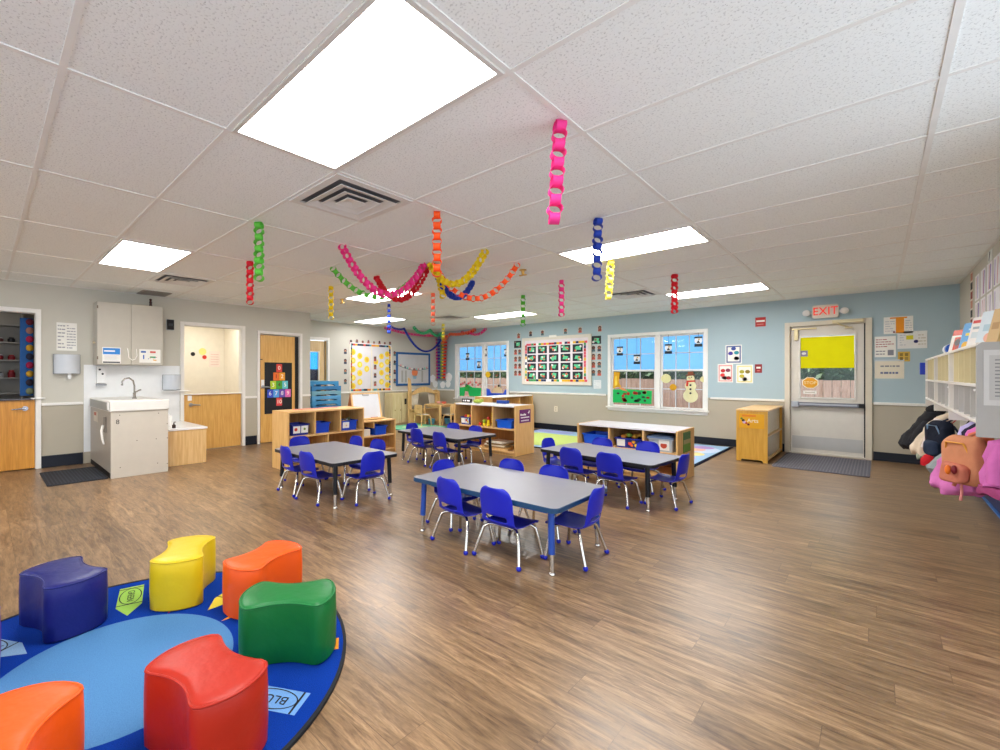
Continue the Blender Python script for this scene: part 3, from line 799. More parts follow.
# ================================================================== BLUE CHAIRS
def make_chair(label, group):
    t = thing('school_chair', label, 'chair', (0, 0, 0), 0, group)
    prof = [(.158, .208, .130), (.158, .222, .138), (.145, .233, .146), (.10, .234, .149), (.04, .228, .148), (-.03, .225, .145), (-.085, .230, .140), (-.115, .241, .136),
            (-.133, .262, .131), (-.137, .272, .129), (-.141, .288, .128), (-.145, .304, .128), (-.151, .334, .130), (-.157, .380, .132), (-.164, .425, .129), (-.169, .458, .118), (-.172, .480, .095), (-.173, .490, .066)]
    us = [-1, -.86, -.64, -.4, -.14, .14, .4, .64, .86, 1]
    pts = []
    for k, (y, z, w) in enumerate(prof):
        row = []
        for u in us:
            f = min(1, max(0, (k-5)/4))
            row.append((u*w, y+f*.028*u*u, z+(1-f)*.012*abs(u)**3))
        pts.append(row)
    hole = lambda j, i: j in (9, 10) and 2 <= i <= 6
    b = MB(); b.grid(pts, skip=hole)
    o = b.build('seat_shell', BLUEPL, t, smooth=60, solid=.007, sub=2)
    for sx in (-1, 1):
        b = MB(); b.tube([(sx*.085, .085, .217), (sx*.115, .100, .216), (sx*.140, .112, .197), (sx*.158, .122, .12), (sx*.178, .136, .018)], .0108, 10)
        l = b.build('leg', CHROME, t, smooth=50)
        MB().ball((sx*.178, .136, .0165), (.0165, .0165, .0165), 12, 8).build('foot_glide', BLUEPL, l, smooth=60)
        b = MB(); b.tube([(sx*.085, -.05, .213), (sx*.112, -.066, .212), (sx*.137, -.082, .194), (sx*.156, -.104, .12), (sx*.178, -.136, .018)], .0108, 10)
        l = b.build('leg', CHROME, t, smooth=50)
        MB().ball((sx*.178, -.136, .0165), (.0165, .0165, .0165), 12, 8).build('foot_glide', BLUEPL, l, smooth=60)
    b = MB(); b.tube([(-.09, .085, .217), (.09, .085, .217)], .0085, 8); b.tube([(-.09, -.05, .213), (.09, -.05, .213)], .0085, 8)
    b.build('cross_tube', CHROME, t, smooth=50)
    return t
N_, E_, S_, W_ = 0, R(-90), R(180), R(90)      # facing +y, +x, -y, -x
FT, SW, PS, LS = 'the nearest table', 'the table by the snowman window', 'the table by the purple sign', 'the left table'
CHAIRS = [(-1.752, 2.43, N_+R(0), 'blue chair seen from behind at the nearest table, right of two'), (-2.135, 2.41, N_-R(6), 'blue chair seen from behind at the nearest table, left of two'),
  (-1.43, 2.75, W_+R(4), 'blue chair at the right end of the nearest table, seen from its side'), (-2.475, 2.70, E_-R(3), 'blue chair at the left end of the nearest table, mostly behind the tabletop'),
  (-2.22, 2.99, S_, 'blue chair on the far side of the nearest table, left of two'), (-1.82, 3.005, S_+R(3), 'blue chair on the far side of the nearest table, right of two'),
  (-2.165, 4.205, N_-R(6), 'blue chair seen from behind at the table by the snowman window, left of two'), (-1.77, 4.18, N_-R(4), 'blue chair seen from behind at the table by the snowman window, right of two'),
  (-1.40, 4.475, W_-R(4), 'blue chair at the right end of the table by the snowman window'), (-2.53, 4.46, E_-R(4), 'blue chair at the left end of the table by the snowman window'),
  (-2.25, 4.775, S_-R(5), 'far side blue chair of the snowman window table, before the wide blue tub'), (-1.78, 4.85, S_-R(6), 'far side blue chair of the snowman window table, before the clear bin'),
  (-4.43, 4.21, N_-R(3), 'blue chair seen from behind at the table by the purple sign, left of two'), (-3.95, 4.16, N_-R(6), 'blue chair seen from behind at the table by the purple sign, right of two'),
  (-4.82, 4.47, E_+R(3), 'blue chair at the left end of the table by the purple sign'), (-4.54, 4.775, S_, 'blue chair behind the table by the purple sign, left of two'), (-4.06, 4.71, S_-R(2), 'blue chair behind the table by the purple sign, right of two'),
  (-4.29, 2.285, N_+R(-2), 'blue chair seen from behind at the left table, left of two'), (-3.86, 2.27, N_+R(4), 'blue chair seen from behind at the left table, right of two'),
  (-3.535, 2.585, W_-R(6), 'blue chair at the right end of the left table'), (-4.375, 2.92, S_, 'blue chair on the far side of the left table, before the third blue bin'), (-3.965, 2.93, S_+R(3), 'blue chair on the far side of the left table, before the small easel shelf'),
  (-4.68, 2.58, E_, 'blue chair at the left end of the left table, against the three bin shelf')]
GC = 'blue chairs around the tables'
c0 = make_chair(CHAIRS[0][3], GC); c0.location = (CHAIRS[0][0], CHAIRS[0][1], 0); c0.rotation_euler = (0, 0, CHAIRS[0][2])
for x, y, a, lb in CHAIRS[1:]: dup(c0, (x, y, 0), a, lb)

# ================================================================== ROUND RUG AND SOFT STOOLS
RC = (-2.205, .385); RR = .905
b = MB()
cr_mats = [carpet('0f3a9c', '0a276c'), carpet('5484b4', '41709f'), paint('14161c', .8)]
b.cyl((0, 0, .001), RR-.012, .0105, 96, 0)
o = circle(0, 0, RR, 96); i = circle(0, 0, RR-.014, 96); n = 96
b.add([(x, y, z) for z in (0.001, .0135) for x, y in o]+[(x, y, .0135) for x, y in i]+[(x, y, .001) for x, y in i],
      [(k, (k+1) % n, n+(k+1) % n, n+k) for k in range(n)]+[(n+k, n+(k+1) % n, 2*n+(k+1) % n, 2*n+k) for k in range(n)]+[(2*n+k, 2*n+(k+1) % n, 3*n+(k+1) % n, 3*n+k) for k in range(n)], 2)
b.cyl((0, 0, .011), .425, .0012, 72, 1)
CRAY = {189: ('f0838f', ''), 165.5: ('9cc95a', 'GREEN'), 142: ('d8333a', ''), 119: ('e9d84a', 'YELLOW'), 100: ('f2a23a', ''), 78: ('7d55b5', 'VIOLET'), 56: ('f29a35', ''), 31: ('6f9fd6', 'BLUE'), 11: ('e05a50', ''),
        -33: ('f0f0f0', ''), -56: ('8a5a3a', ''), -78: ('d85aa0', ''), -101: ('6bb06a', ''), -124: ('7a4ab0', ''), 211.5: ('87a9cb', 'GRAY')}
z0 = .0122
texts = []
for a, (c, word) in CRAY.items():
    m = carpet(c); cr_mats.append(m); k = len(cr_mats)-1
    M = Matrix.Rotation(R(a), 4, 'Z')
    ro, rm, ri, hw = (.83, .585, .475, .056) if word else (.872, .60, .432, .042)
    b.add([(ro, -hw, z0), (ro, hw, z0), (rm, hw, z0), (rm, -hw, z0), (ri, 0, z0), (rm+.0, -hw*.99, z0)], [(0, 1, 2, 4, 3)], k, M)
    if word:
        z1 = z0+.0006; wd = .004
        cxr = (ro+rm)/2
        for rr_ in (ro-.022, rm+.02): b.add([(rr_-wd, -hw, z1), (rr_+wd, -hw, z1), (rr_+wd, hw, z1), (rr_-wd, hw, z1)], [(0, 1, 2, 3)], 2, M)
        e1 = circle(cxr, 0, .1, 32, hw-.005); e2 = circle(cxr, 0, .095, 32, hw-.010)
        b.add([(x, y, z1) for x, y in e1]+[(x, y, z1) for x, y in e2], [(q, (q+1) % 32, 32+(q+1) % 32, 32+q) for q in range(32)], 2, M)
        texts.append((word, a, cxr))
rug = b.build('round_rug', cr_mats, None, (RC[0], RC[1], 0))
tag(rug, 'round blue rug with a light blue middle and crayon patches around it', 'rug')
for word, a, cxr in texts:
    p = Vector((cxr*math.cos(R(a)), cxr*math.sin(R(a)), z0+.0008))
    s = .055 if len(word) < 5 else .044
    text('lettering', word, s, paint('14161c', .8), rug, p, (0, 0, R(a+180)), .0003)

def stool_outline(h1=.148, h2=.135, bul=.05, dent=.045, n=12):
    pts = []
    def arc(p, q, depth, out):
        (x0, y0), (x1, y1) = p, q
        dx, dy = x1-x0, y1-y0; l = math.hypot(dx, dy); nx, ny = dy/l, -dx/l
        for k in range(n):
            t = k/n; w = 4*t*(1-t); s = depth*w*(1 if out else -1)
            pts.append((x0+dx*t+nx*s, y0+dy*t+ny*s))
    c = [(-h1, -h2), (h1, -h2), (h1, h2), (-h1, h2)]
    arc(c[0], c[1], dent, False); arc(c[1], c[2], bul, True); arc(c[2], c[3], dent, False); arc(c[3], c[0], bul, True)
    # ease the four corners
    for _ in range(2):
        m = len(pts); q = list(pts)
        for k in range(4):
            for s in (-1, 0, 1):
                i = (k*n+s) % m
                q[i] = tuple(pts[i][d]*.5+(pts[i-1][d]+pts[(i+1) % m][d])*.25 for d in (0, 1))
        pts = q
    return pts
def stool(label, x, y, rz, col, hgt=.25, z0=.0135, seed=0):
    out = stool_outline(); n = len(out)
    def lay(s, z): # inset towards the middle
        return [(p[0]*(1-s/.15), p[1]*(1-s/.15), z) for p in out]
    rows = [lay(.006, 0), lay(.0, .006), lay(-.002, .09), lay(-.002, .17), lay(.0, hgt-.014), lay(.004, hgt-.005), lay(.012, hgt), lay(.05, hgt+.003), lay(.10, hgt+.004), lay(.14, hgt+.004)]
    b = MB(); vs = [v for r in rows for v in r]; k = len(rows)
    fs = [(j*n+i, j*n+(i+1) % n, (j+1)*n+(i+1) % n, (j+1)*n+i) for j in range(k-1) for i in range(n)]
    fs += [tuple(range(n-1, -1, -1)), tuple((k-1)*n+i for i in range(n))]
    b.add(vs, fs)
    m = paint(col, .42, spec=.3, bump=.4, bscale=14, var=.05)
    t = thing('soft_stool', label, 'stool', (x, y, z0), rz, 'soft stools on the round rug')
    b.build('cushion', m, t, smooth=50)
    MB().tube([(p[0]*.985, p[1]*.985, hgt-.006) for p in out], .0042, 8, closed=True).build('piping', m, t, smooth=60)
    return t
stool('navy blue soft stool with one scooped side, on the far left of the rug', -2.81, .278, R(13.5), '161c66')
stool('yellow soft stool with wavy sides on the back edge of the rug', -2.71, .775, R(-31), 'd3b414')
stool('orange soft stool between the yellow and green ones on the rug', -2.32, 1.04, R(-71), 'e8540f')
stool('green soft stool with scooped sides on the right of the rug', -1.83, .93, R(50), '0d6a30')
stool('red soft stool with a scooped side, nearest the camera on the rug', -1.56, .51, R(11), 'ad2410')
stool('orange soft stool at the bottom left corner of the picture', -1.665, .035, R(-33), 'e8560f')
stool('purple soft stool just showing at the left edge behind the navy one', -2.579, -.142, R(54), '5a2390')

# ================================================================== SHELF UNITS AND WHAT STANDS ON THEM
def shelf_unit(label, cat, loc, rz, W, D, Hh, shelves, cells, topmat=None, side=MAPLE, toe=.04, back=MAPLE_IN, group='low wooden shelf units', edge=None):
    """shelves: heights; cells: list of (z0, z1, [divider x])"""
    t = thing('shelf_unit', label, cat, loc, rz, group); T = .022
    for x in (0, W-T): MB().box(x, x+T, 0, D, 0, Hh).build('side_panel', side, t, bevel=.004)
    MB().box(T, W-T, .004, D-.002, Hh-T, Hh-.001).build('top_panel', topmat or MAPLE_X, t, bevel=.003)
    MB().box(T, W-T, .006, D-.008, toe, toe+T).build('bottom_panel', MAPLE_X, t, bevel=.003)
    MB().box(T, W-T, .02, .035, 0.002, toe).build('toe_board', side, t)
    MB().box(T, W-T, D-.016, D-.003, toe+T, Hh-T).build('back_panel', back, t)
    for z in shelves: MB().box(T, W-T, .006, D-.018, z-T, z).build('shelf', MAPLE_X, t, bevel=.003)
    for z0, z1, xs in cells:
        for x in xs: MB().box(x-T/2, x+T/2, .008, D-.018, z0, z1-T).build('divider', side, t, bevel=.003)
    return t
def tub(label, loc, rz, w, d, h, mat=BLUEBIN, prints=(), rim=.012, group='blue bins on the shelves', lid=None):
    """open plastic bin, x across the front, y towards the back"""
    t = thing('storage_bin', label, 'bin', loc, rz, group)
    b = MB(); k = .94; th = .004
    o0 = rrect(-w/2*k, w/2*k, (1-k)*d/2, d-(1-k)*d/2, .02); o1 = rrect(-w/2, w/2, 0, d, .022)
    i0 = rrect(-w/2*k+th, w/2*k-th, (1-k)*d/2+th, d-(1-k)*d/2-th, .018); i1 = rrect(-w/2+th, w/2-th, th, d-th, .02); n = len(o0)
    b.add([(x, y, 0) for x, y in o0]+[(x, y, h) for x, y in o1]+[(x, y, h) for x, y in i1]+[(x, y, th) for x, y in i0],
          [(q, (q+1) % n, n+(q+1) % n, n+q) for q in range(n)]+[(n+q, n+(q+1) % n, 2*n+(q+1) % n, 2*n+q) for q in range(n)]+[(2*n+q, 2*n+(q+1) % n, 3*n+(q+1) % n, 3*n+q) for q in range(n)]+[tuple(range(n-1, -1, -1)), tuple(3*n+q for q in range(n))])
    b.build('tub', mat, t, smooth=35)
    r0 = rrect(-w/2-rim, w/2+rim, -rim, d+rim, .026); r1 = rrect(-w/2+.001, w/2-.001, .001, d-.001, .021)
    b = MB(); b.add([(x, y, z) for z in (h-.012, h+.001) for x, y in r0]+[(x, y, h+.001) for x, y in r1], [(q, (q+1) % n, n+(q+1) % n, n+q) for q in range(n)]+[(n+q, n+(q+1) % n, 2*n+(q+1) % n, 2*n+q) for q in range(n)])
    b.build('rim', mat, t, smooth=35)
    if lid is not None:
        b = MB(); b.prism(rrect(-w/2-rim-.004, w/2+rim+.004, -rim-.004, d+rim+.004, .03), h+.002, h+.02); b.prism(rrect(-w/2+.02, w/2-.02, .02, d-.02, .02), h+.02, h+.03)
        b.build('lid', lid, t, bevel=.003)
    for pr in prints:
        x0, x1, z0, z1, m = pr[:5]
        b = MB(); mats = [m]
        def yy(z): return (1-k)*d/2*(1-z/h)-.0015
        b.add([(x0*w/2, yy(z0*h), z0*h), (x1*w/2, yy(z0*h), z0*h), (x1*w/2, yy(z1*h), z1*h), (x0*w/2, yy(z1*h), z1*h)], [(0, 1, 2, 3)])
        for e in pr[5:]:
            mats.append(e[-1]); cx, cz, rx = e[:3]
            b.add([(cx*w/2+p[0], yy(cz*h)-.0012, cz*h+p[1]) for p in circle(0, 0, rx, 12)], [tuple(range(12))], len(mats)-1)
        b.build('picture_label', mats, t)
    return t
PAPERW = paint('f1efe8', .7)
def at(unit_loc, rz, x, y, z):
    c, s = math.cos(rz), math.sin(rz); return (unit_loc[0]+c*x-s*y, unit_loc[1]+s*x+c*y, unit_loc[2]+z)

# shelf with three blue bins, left
L1, A1 = (-5.23, 2.645, 0), R(90)
shelf_unit('low maple shelf with three cubbies of blue bins behind the left table', 'shelf unit', L1, A1, 1.15, .43, .745, [.435], [(.435, .745, [.383, .767]), (.062, .435, [.575])])
tub('blue bin with two picture labels, leftmost on the left shelf', at(L1, A1, .20, .05, .4355), A1, .24, .26, .14, paint('1b2f8f', .4), [(-.85, -.05, .2, .85, PAPERW, (-.55, .55, .022, paint('d0402c'))), (.05, .85, .2, .85, PAPERW, (.45, .55, .016, paint('7d9a4a')))])
tub('plain bright blue bin in the middle cubby of the left shelf', at(L1, A1, .53, .07, .4355), A1, .22, .24, .135)
tub('blue bin with a white card in the right cubby of the left shelf', at(L1, A1, .945, .06, .4355), A1, .26, .25, .135, BLUEBIN, [(-.85, -.05, .25, .85, PAPERW, (-.4, .5, .012, paint('e3b5a8')))])
for k in range(3):
    t = thing('toy_block', ['tan toy block peeping out of the white card bin', 'grey toy block in the white card bin', 'olive toy block at the back of the white card bin'][k], 'toy', at(L1, A1, .88+.06*k, .12+.03*k, .49), A1+.3*k, 'toys in the left shelf bins')
    MB().box(-.025, .025, -.025, .025, -.04, .085+.012*k).build('block', paint(['b59a6a', '8d8f93', '6f7040'][k], .6), t, bevel=.004)
t = thing('foam_sheet', 'long pink paper strip lying along the top of the left shelf', 'paper', at(L1, A1, .56, .30, .7455), A1)
MB().box(-.34, .34, -.03, .03, 0, .003).build('strip', paint('e8788a', .7), t, bevel=.001)
for k in range(2):
    t = thing('toy_basket', ['dark wicker basket low in the right part of the left shelf', 'brown tray low in the left part of the left shelf'][k], 'basket', at(L1, A1, [.80, .30][k], .22, .063), A1, 'baskets low in the left shelf')
    b = MB(); b.lathe([(.09, 0), (.115, .10+.05*(1-k)), (.118, .11+.05*(1-k)), (.108, .105+.05*(1-k)), (.085, .008)], n=24); b.build('basket', paint(['3a2f3c', '8a6036'][k], .8, bump=.6, bscale=60), t, smooth=40)
# small easel shelf
L2, A2 = (-5.45, 3.93, 0), R(90)
shelf_unit('small low maple shelf carrying a tabletop easel', 'shelf unit', L2, A2, .63, .40, .515, [.285], [(.40, .515, [.21])])
tub('blue bin on the small shelf under the easel', at(L2, A2, .365, .03, .2855), A2, .23, .28, .135, paint('1a50d4', .33))
t = thing('paper_pack', 'white paper pack standing left of the blue bin on the small shelf', 'paper', at(L2, A2, .12, .06, .2855), A2)
MB().box(-.06, .06, 0, .05, 0, .10).build('pack', paint('e9e6df', .7), t, bevel=.003)
t = thing('tabletop_easel', 'small wooden tabletop easel with a whiteboard on the low shelf', 'easel', at(L2, A2, .22, .16, .516), A2)
MX = Matrix.Rotation(R(-12), 4, 'X')
b = MB(); b.box(-.25, .25, 0, .012, .02, .40, 0, MX); b.build('whiteboard', paint('cfd2d8', .3), t)
b = MB(); b.box(-.27, -.245, -.006, .02, .0, .42, 0, MX); b.box(.245, .27, -.006, .02, .0, .42, 0, MX); b.box(-.245, .245, -.006, .02, .40, .42, 0, MX); b.box(-.27, .27, -.05, .02, .0, .025, 0, MX)
b.build('frame', BIRCH, t, bevel=.003)
b = MB(); b.box(-.06, .06, -.012, -.004, .375, .40, 0, MX); b.build('clip', paint('a8a8aa', .3, .8), t, bevel=.003)
b = MB(); b.prism([(.02, .0), (.22, .0), (.10, .40), (.09, .41)], -.272, -.262, 'x'); b.prism([(.02, .0), (.22, .0), (.10, .40), (.09, .41)], .262, .272, 'x'); b.build('side_panel', wood('b06a3a', '8a4a24', .5), t)
for k, (x, c) in enumerate(((.06, 'b23a2e'), (.12, '7a3020'))):
    t2 = thing('marker', ['red marker lying on the easel ledge', 'dark red marker at the right end of the easel ledge'][k], 'marker', at(L2, A2, .22+x, .16-.032, .5485), A2, 'markers on the easel ledge')
    MB().cyl((-.035, 0, .0), .008, .07, 12, axis='x').build('barrel', paint(c, .4), t2, smooth=40)
# shelf with the purple sign
L3, A3 = (-5.015, 5.45, 0), R(1)
shelf_unit('maple shelf unit with a purple sign on its end panel', 'shelf unit', L3, A3, 1.20, .52, .745, [.40], [(.40, .745, [.36, .78])], topmat=paint('e7e4e2', .35))
t = thing('sign', 'square purple sign with white lettering on the shelf end panel', 'sign', at(L3, A3, 1.201, .26, .585), R(91))
b = MB(); b.box(-.15, .15, -.003, 0, -.10, .10); b.build('board', paint('6a1a6b', .5), t)
WT = paint('f2eef0', .6)
b = MB(); x = -.13
for w, h in ((.03, .03), (.022, .02), (.022, .02), (.022, .03), (.03, .022)): b.box(x, x+w, -.005, -.0025, .01, .01+h); x += w+.006
b.box(-.12, .11, -.005, -.0025, -.028, -.012)
x = -.11
for k in range(8): b.box(x, x+.018, -.005, -.0025, -.075, -.058); x += .027
b.prism([(.07, .045), (.10, .03), (.125, .06), (.11, .085), (.095, .06)], -.005, -.0025, 'y')
b.build('lettering', WT, t)
tub('blue picture bin of toys at the left end of the purple sign shelf', at(L3, A3, .20, .04, .4005), A3, .19, .22, .12, paint('1e2f93', .4), [(-.85, -.05, .2, .9, PAPERW), (.0, .85, .15, .9, paint('c9d4e6', .6), (.3, .6, .02, paint('d0442f')), (.6, .4, .018, paint('e0c22a')), (.5, .8, .014, paint('4a9a4e')))])
for k, (c, x) in enumerate((('c4321f', -.045), ('e8c21c', .01), ('b02a1a', .06))):
    t = thing('toy_fruit', ['red toy on top of the picture bin, left of three', 'yellow toy on top of the picture bin, between two red ones', 'red toy on top of the picture bin, right of three'][k], 'toy', at(L3, A3, .20+x, .12, .525), A3, 'toys in the picture bin')
    MB().ball((0, 0, 0), (.028, .028, .034), 12, 8).build('toy', paint(c, .45), t, smooth=60)
tub('bright blue bin in the right cubby of the purple sign shelf', at(L3, A3, .965, .04, .4005), A3, .28, .3, .12, paint('1a5fd6', .33))
for k, (x, hh, cs) in enumerate(((.47, .05, ['d23a2a']), (.55, .10, ['e9d21e', '9dbb2e']), (.63, .15, ['e9d21e', 'e9d21e', 'c33a2a']))):
    t = thing('stacking_toy', ['short red peg toy in the middle cubby of the purple sign shelf', 'yellow and green peg toy of middle height in the purple sign shelf', 'tall yellow peg toy in the middle cubby of the purple sign shelf'][k], 'toy', at(L3, A3, x, .10, .4005), A3, 'peg toys on the purple sign shelf')
    n = len(cs)
    for q, c in enumerate(cs):
        z = hh*q/n
        MB().lathe([(.02, z), (.026, z+hh/n*.3), (.024, z+hh/n*.8), (.012, z+hh/n)], n=14).build('bead', paint(c, .4), t, smooth=50)
t = thing('bead_string', 'upright string of yellow beads beside the divider of the purple sign shelf', 'toy', at(L3, A3, .715, .10, .4005), A3)
for q in range(7): MB().ball((0, 0, .018+.031*q), .018, 12, 8).build('bead', paint('edd62a', .4), t, smooth=60)
for k in range(5):
    t = thing('paper_tray', ['bottom wooden tray low in the purple sign shelf', 'flat cardboard folder on the wooden tray', 'cream paper stack above the cardboard folder', 'tilted brown card on the cream paper stack', 'topmost pale card low in the purple sign shelf'][k], 'tray', at(L3, A3, .78+.03*(k % 2), .22, .0625+.0225*k), A3+R([0, 3, -4, 6, -2][k]), 'trays low in the purple sign shelf')
    MB().box(-.24+.02*k, .24-.02*k, -.17, .15, 0, .021).build('sheet', [BIRCH, paint('a8814a', .7), paint('e7dcc0', .7), paint('8a6a3d', .7), paint('e9e2cf', .7)][k], t, bevel=.003)
t = thing('word_strip', 'black word strip with white letters on top of the purple sign shelf', 'sign', at(L3, A3, .08, .20, .7455), A3)
b = MB(); b.box(-.085, .125, 0, .012, 0, .062); b.build('board', BLACK, t, bevel=.002)
b = MB()
for x, w in ((-.06, .022), (-.02, .03), (.03, .06)): b.box(x, x+w, -.002, .001, .018, .045)
b.build('lettering', WT, t)
t = thing('toy_frog', 'lime green soft toy lying on the purple sign shelf beside the black strip', 'toy', at(L3, A3, .34, .2, .746), A3)
b = MB(); b.ball((0, 0, .032), (.09, .05, .032), 16, 10); b.ball((.075, 0, .045), (.035, .035, .03), 12, 8); b.ball((-.08, .03, .02), (.035, .02, .018), 10, 6); b.build('body', paint('a6ba4c', .7), t, smooth=60)
# shelf unit behind it
L5, A5 = (-5.55, 7.15, 0), R(90)
shelf_unit('maple shelf unit at the back wall under the left window', 'shelf unit', L5, A5, 1.50, .45, .76, [.40], [(.40, .76, [.5, 1.0]), (.062, .40, [.5, 1.0])], topmat=paint('ece8e4', .35))
t = thing('toy_box', 'small flat dark blue box at the back of the purple sign shelf top', 'box', at(L3, A3, .68, .42, .7455), A3)
MB().box(-.09, .09, -.05, .05, 0, .035).build('base', paint('20459c', .5), t, bevel=.004)
MB().box(-.092, .092, -.052, .052, .0355, .046).build('lid', paint('2a55b8', .5), t, bevel=.003)
# low shelf at the snowman window
L4, A4 = (-2.79, 5.385, 0), R(-.8)
shelf_unit('low wide maple shelf with a pale top under the snowman window', 'shelf unit', L4, A4, 1.21, .59, .58, [.325], [(.325, .58, [.42, .83]), (.062, .325, [.605])], topmat=paint('d9d6d8', .35))
tub('wide plain blue tub at the left end of the snowman window shelf', at(L4, A4, .215, .05, .3255), A4, .33, .35, .125, paint('1558d8', .33))
tub('blue bin with fruit pictures in the middle cubby of the snowman window shelf', at(L4, A4, .63, .05, .3255), A4, .30, .32, .115, paint('202f9a', .4), [(-.85, -.2, .15, .9, PAPERW), (-.05, .9, .1, .95, paint('2a2f6a', .6), (.2, .5, .022, paint('e8452a')), (.5, .7, .02, paint('f0a51e')), (.7, .35, .022, paint('f3c92a')), (.35, .3, .016, paint('e8692a')))])
for k in range(6):
    t = thing('toy_fruit', ['orange', 'yellow', 'green', 'red', 'amber', 'ochre'][k]+' toy piece heaped in the fruit picture bin', 'toy', at(L4, A4, .54+.036*k, .16+.05*(k % 2), .445+.012*(k % 3)), A4, 'toys heaped in the fruit picture bin')
    MB().ball((0, 0, 0), (.035, .03, .026), 12, 8).build('toy', paint(['d9862a', 'e0b52a', '7d9a3a', 'c2452f', 'dba13a', 'b98a2f'][k], .5), t, smooth=60)
tub('clear bin with a grey blue lid and a red picture in the snowman window shelf', at(L4, A4, 1.0, .06, .3255), A4, .27, .32, .15, paint('aeb6be', .25, var=.03), [(-.1, .75, .12, .9, paint('e6e3dc', .5), (.3, .5, .036, paint('b8452f')))], lid=paint('5f7494', .35), group='clear bins on the shelves')
t = thing('sign', 'green and brown picture card on the end of the snowman window shelf', 'sign', at(L4, A4, 1.212, .30, .435), A4+R(90))
b = MB(); b.box(-.13, .13, -.003, 0, -.115, .115); b.box(-.12, .12, -.004, -.002, .03, .105, 1); b.box(-.12, .12, -.004, -.002, -.02, .03, 2); b.box(-.12, .12, -.004, -.002, -.105, -.02, 3)
b.build('card', [paint('4f7a3a', .6), paint('3e6f45', .6), paint('a5996c', .6), paint('5f8f35', .6)], t)
# honey coloured cabinet beside the exit
L6, A6 = (-1.068, 7.45, 0), R(90)
k6 = thing('storage_cabinet', 'honey coloured wooden cabinet with an orange sign beside the exit door', 'cabinet', L6, A6); W, D, Hh = 1.32, .362, .715
MB().prism([(0, .0), (.05, .0), (.06, .03), (.30, .03), (.31, .0), (D, .0), (D, Hh-.012), (0, Hh-.012)], 0, .022, 'x').build('end_panel', HONEY, k6, bevel=.004)
MB().box(W-.022, W, 0, D, 0, Hh-.012).build('end_panel', HONEY, k6, bevel=.004)
MB().box(-.008, W+.004, -.006, D+.004, Hh-.012, Hh+.008).build('top_panel', BIRCH, k6, bevel=.004)
for z in (.03, .35): MB().box(.022, W-.022, .0, D-.014, z, z+.022).build('shelf', BIRCH, k6, bevel=.003)
MB().box(.022, W-.022, D-.012, D-.002, .052, Hh-.014).build('back_panel', BIRCH, k6)
for z0, z1 in ((.055, .345), (.375, .70)): MB().box(.03, W-.03, .03, .036, z0, z1).build('sliding_panel', paint('d8cfbc', .25, bump=.1, bscale=90), k6)
MB().box(W-.05, W-.022, .0, .03, .052, Hh-.014).build('stile', HONEY, k6)
s = thing('sign', 'orange Arts sign with a small bug on the honey coloured cabinet', 'sign', (-1.25, 7.446, .565), 0)
b = MB(); b.box(-.145, .145, -.003, 0, -.10, .10, 0); b.box(-.11, .05, -.0045, -.002, .06, .085, 1)
b.build('board', [paint('f2b31c', .5), paint('f08c1e', .5)], s)
text('lettering', 'Arts', .075, paint('fbf3dc', .6), s, (.015, -.004, .005))
b = MB()
for x, z, r, m in ((-.115, .03, .014, 0), (-.095, .005, .017, 1), (-.085, -.018, .02, 2), (-.06, -.03, .013, 3), (-.035, -.048, .015, 4)): b.prism(circle(x, z, r, 14), -.006, -.002, 'y', m)
b.build('bug', [paint('5a8a2f'), paint('16161c'), paint('e7c9d8'), paint('c22f2a'), paint('7a1420')], s)

# ================================================================== SINK SIDE
L7 = (-6.36, 1.045, 0); A7 = R(90)
t = thing('changing_station', 'cream changing station with a white basin top and a tap, at the left wall', 'sink unit', L7, A7); W, D = .585, 1.385
b = MB(); b.box(0, W, .0, .02, .0, .775, 0); b.build('front_panel', paint('c4bcae', .4), t, bevel=.004)
SIDE = paint('a59a8c', .35)
b = MB(); b.box(0, .018, .021, D-.004, .06, .775); b.box(W-.018, W, .021, D-.004, .06, .775); b.build('side_panel', SIDE, t, bevel=.003)
MB().box(.018, W-.018, .06, D-.004, .0, .06).build('plinth', BLACK, t)
MB().box(-.002, .006, .03, D-.03, .0, .058).build('kick_strip', BLACK, t)
b = MB(); 
for x, z in ((.085, .735), (.48, .735), (.09, .12), (.47, .12), (.255, .42), (.455, .42), (.575, .1), (.575, .6), (.575, .42)): b.cyl((x, -.0025, z), .006, .004, 10, axis='y')
b.build('screw', paint('6a6258', .4, .5), t)
lab = text('number', '8', .075, paint('2a2723', .6), t, (.065, -.002, .655))
# basin: rimmed top with a hollow
b = MB(); x0, x1, y0, y1 = -.012, W+.012, -.015, D-.002
b.box(x0, x1, y0, y0+.05, .775, .90); b.box(x0, x0+.04, y0+.05, y1, .775, .895); b.box(x1-.04, x1, y0+.05, y1, .775, .895); b.box(x0+.04, x1-.04, y1-.05, y1, .775, .895)
b.box(x0+.04, x1-.04, y0+.05, y1-.05, .775, .80); b.box(x0+.04, x1-.04, .62, y1-.05, .80, .885)
b.build('basin_top', paint('dddad3', .3), t, bevel=.012, seg=3)
b = MB(); b.box(-.016, -.0125, .06, D-.1, .785, .88); b.build('edge_strip', paint('96958f', .4), t)
b = MB(); b.prism([(.02, .80), (.10, .80), (.11, .87), (.06, .885), (.02, .875)], -.022, -.0165, 'x'); b.build('notch', paint('f5f3ee', .4), t)
MB().box(-.02, -.002, .25, .33, .52, .70).build('hose_hook', paint('8b8277', .5), t)
b = MB(); b.tube([(-.03, .29, .60), (-.045, .27, .54), (-.04, .25, .44), (-.028, .24, .38)], [.014, .016, .012, .008], 8); b.build('hose', paint('efebe2', .4), t, smooth=40)
